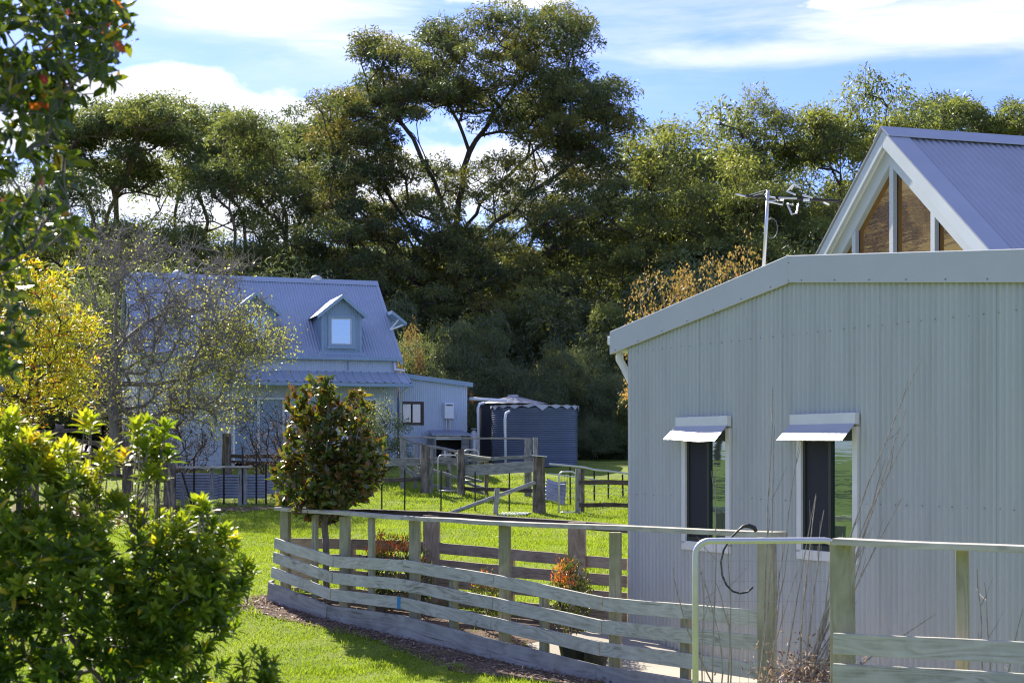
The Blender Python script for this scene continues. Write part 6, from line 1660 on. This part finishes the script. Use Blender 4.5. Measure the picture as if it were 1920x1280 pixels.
# ------------------------------------------------------------------ grass blades, litter, mulch chips
rng = np.random.default_rng(121)
def grass():
    Ys = []; 
    N = 520000
    Y = 14.5 + (47 - 14.5) * rng.random(N) ** 1.25
    X = (rng.uniform(-60, 1330, N) - CX) / F * Y
    z = gz(X, Y)
    vis = np.ones(N, bool)
    # keep clear of the beds
    fx = np.array([o_[i][0] for i in range(len(o_))]); fy = np.array([o_[i][1] for i in range(len(o_))])
    fyi = np.interp(X, fx, fy); d = (Y - fyi) * .62
    m = np.interp(X, fx, [.7, .7, .4, .4, .8, .5, .5])
    vis &= ~((d < .02) & (d > -m * .8) & (X > fx[0]))
    bed = (X > at(545, 0, 21).x) & (Y < np.interp(X, [at(545, 0, 21.8).x, at(1090, 0, 19.3).x], [21.8, 19.3])) & (d > 0)
    vis &= ~(bed & (rng.random(N) < .93))
    wx = (X - SH0.x) * SH_D.x + (Y - SH0.y) * SH_D.y; wy = -(X - SH0.x) * SH_D.y + (Y - SH0.y) * SH_D.x
    vis &= ~((wy > -1.4) & (wx > -.2))
    lx = CX + X / Y * F
    vis &= ~((lx < 560) & (Y > np.interp(lx, [-100, 180, 300, 560], [33, 34.5, 37.8, 39.0])) & (rng.random(N) < .8))
    hx = np.cos(-H_ROT) * (X - HX) - np.sin(-H_ROT) * (Y - HY); hy = np.sin(-H_ROT) * (X - HX) + np.cos(-H_ROT) * (Y - HY)
    vis &= ~((hx < 2.7) & (hy > -.1))
    X, Y, z = X[vis], Y[vis], z[vis]; n = len(X)
    sc = (.65 + .55 * np.clip((Y - 14) / 30, 0, 1)) * (1 + .5 * np.maximum(0, np.sin(X * 2.1 + np.sin(Y * 1.7) * 2) * np.sin(Y * 1.3 + X * .7)))
    fdist = np.interp(X, fx, fy) - Y
    tuft = (np.abs(fdist) < 1.2) & (rng.random(n) < .25)
    h = (.02 + .055 * rng.random(n) ** 2) * sc * np.where(tuft, 1.7, 1); wd = rng.uniform(.006, .011, n) * sc
    a = rng.uniform(0, 6.28, n); le = rng.normal(0, .45, (n, 2))
    P = np.column_stack([X, Y, z - .004]); ox = np.column_stack([np.cos(a), np.sin(a), np.zeros(n)]) * wd[:, None]
    tip = P + np.column_stack([le[:, 0] * h, le[:, 1] * h, h])
    V = np.stack([P - ox, P + ox, tip], 1).reshape(-1, 3)
    pat = .5 + .3 * np.sin(X * .9 + 1.3 * np.sin(Y * .5)) * np.sin(Y * .8) + .3 * np.sin(X * 3.1 + 2 * np.sin(Y * 1.9)) * np.sin(Y * 2.3 + X)
    v = np.repeat(np.clip(.15 + .45 * rng.random(n) + .25 * pat + (rng.random(n) < .05) * .35, 0, 1), 3)
    T_ = np.arange(3 * n).reshape(-1, 3)
    o = bpy.data.objects.new('grass', np_mesh('grass', V, None, T_, v, M['blade'])); link(o); tag(o, 'short sunlit grass covering the lawn', 'grass', kind='stuff')
grass()
def litter(name, label, cat, n, fn, L, W, mat, lift=.02):
    X, Y = fn(n); lv = Leaves(); n = len(X); P = np.column_stack([X, Y, gz(X, Y) + lift + rng.uniform(0, .012, n)])
    D = rng.normal(0, 1, (n, 3)) * np.array([1, 1, .25]); N = np.array([0, 0, 1]) + rng.normal(0, .4, (n, 3))
    lv.kite(P, D, N, L * rng.uniform(.6, 1.4, n), W * rng.uniform(.6, 1.4, n), rng.random(n))
    o = bpy.data.objects.new(name, lv.mesh(name, mat)); link(o); tag(o, label, cat, kind='stuff')
def f1(n):
    k = rng.integers(0, len(o_) - 1, n); t = rng.random(n); s = rng.random(n) ** 1.3
    A_ = np.array(o_); Bq = np.array(i_); P = (A_[k] * (1 - t)[:, None] + A_[k + 1] * t[:, None]) * (1 - s)[:, None] + (Bq[k] * (1 - t)[:, None] + Bq[k + 1] * t[:, None]) * (s * 1.15)[:, None] - (Bq[k] * 0) 
    P = (A_[k] * (1 - t)[:, None] + A_[k + 1] * t[:, None]); Q_ = (Bq[k] * (1 - t)[:, None] + Bq[k + 1] * t[:, None]); P = P + (Q_ - P) * (s * 1.1)[:, None]
    return P[:, 0], P[:, 1]
litter('bark_chips', 'bark chips scattered along the foot of the fence', 'bark chips', 3500, f1, .06, .018, M['leaf_dry'])
def f2(n):
    px = rng.uniform(150, 330, n) + rng.normal(0, 30, n); Y = rng.normal(36.5, 1.6, n); return (px - CX) / F * Y, Y
litter('fallen_leaves', 'rust-brown fallen leaves on the grass below the bare tree', 'fallen leaves', 2600, f2, .12, .07, M['litter'], .03)
def f3(n):
    Y = rng.uniform(20, 36, n); px = rng.uniform(300, 1150, n); return (px - CX) / F * Y, Y
litter('stray_leaves', 'single dry leaves strewn over the lawn', 'fallen leaves', 260, f3, .07, .035, M['litter'], .035)
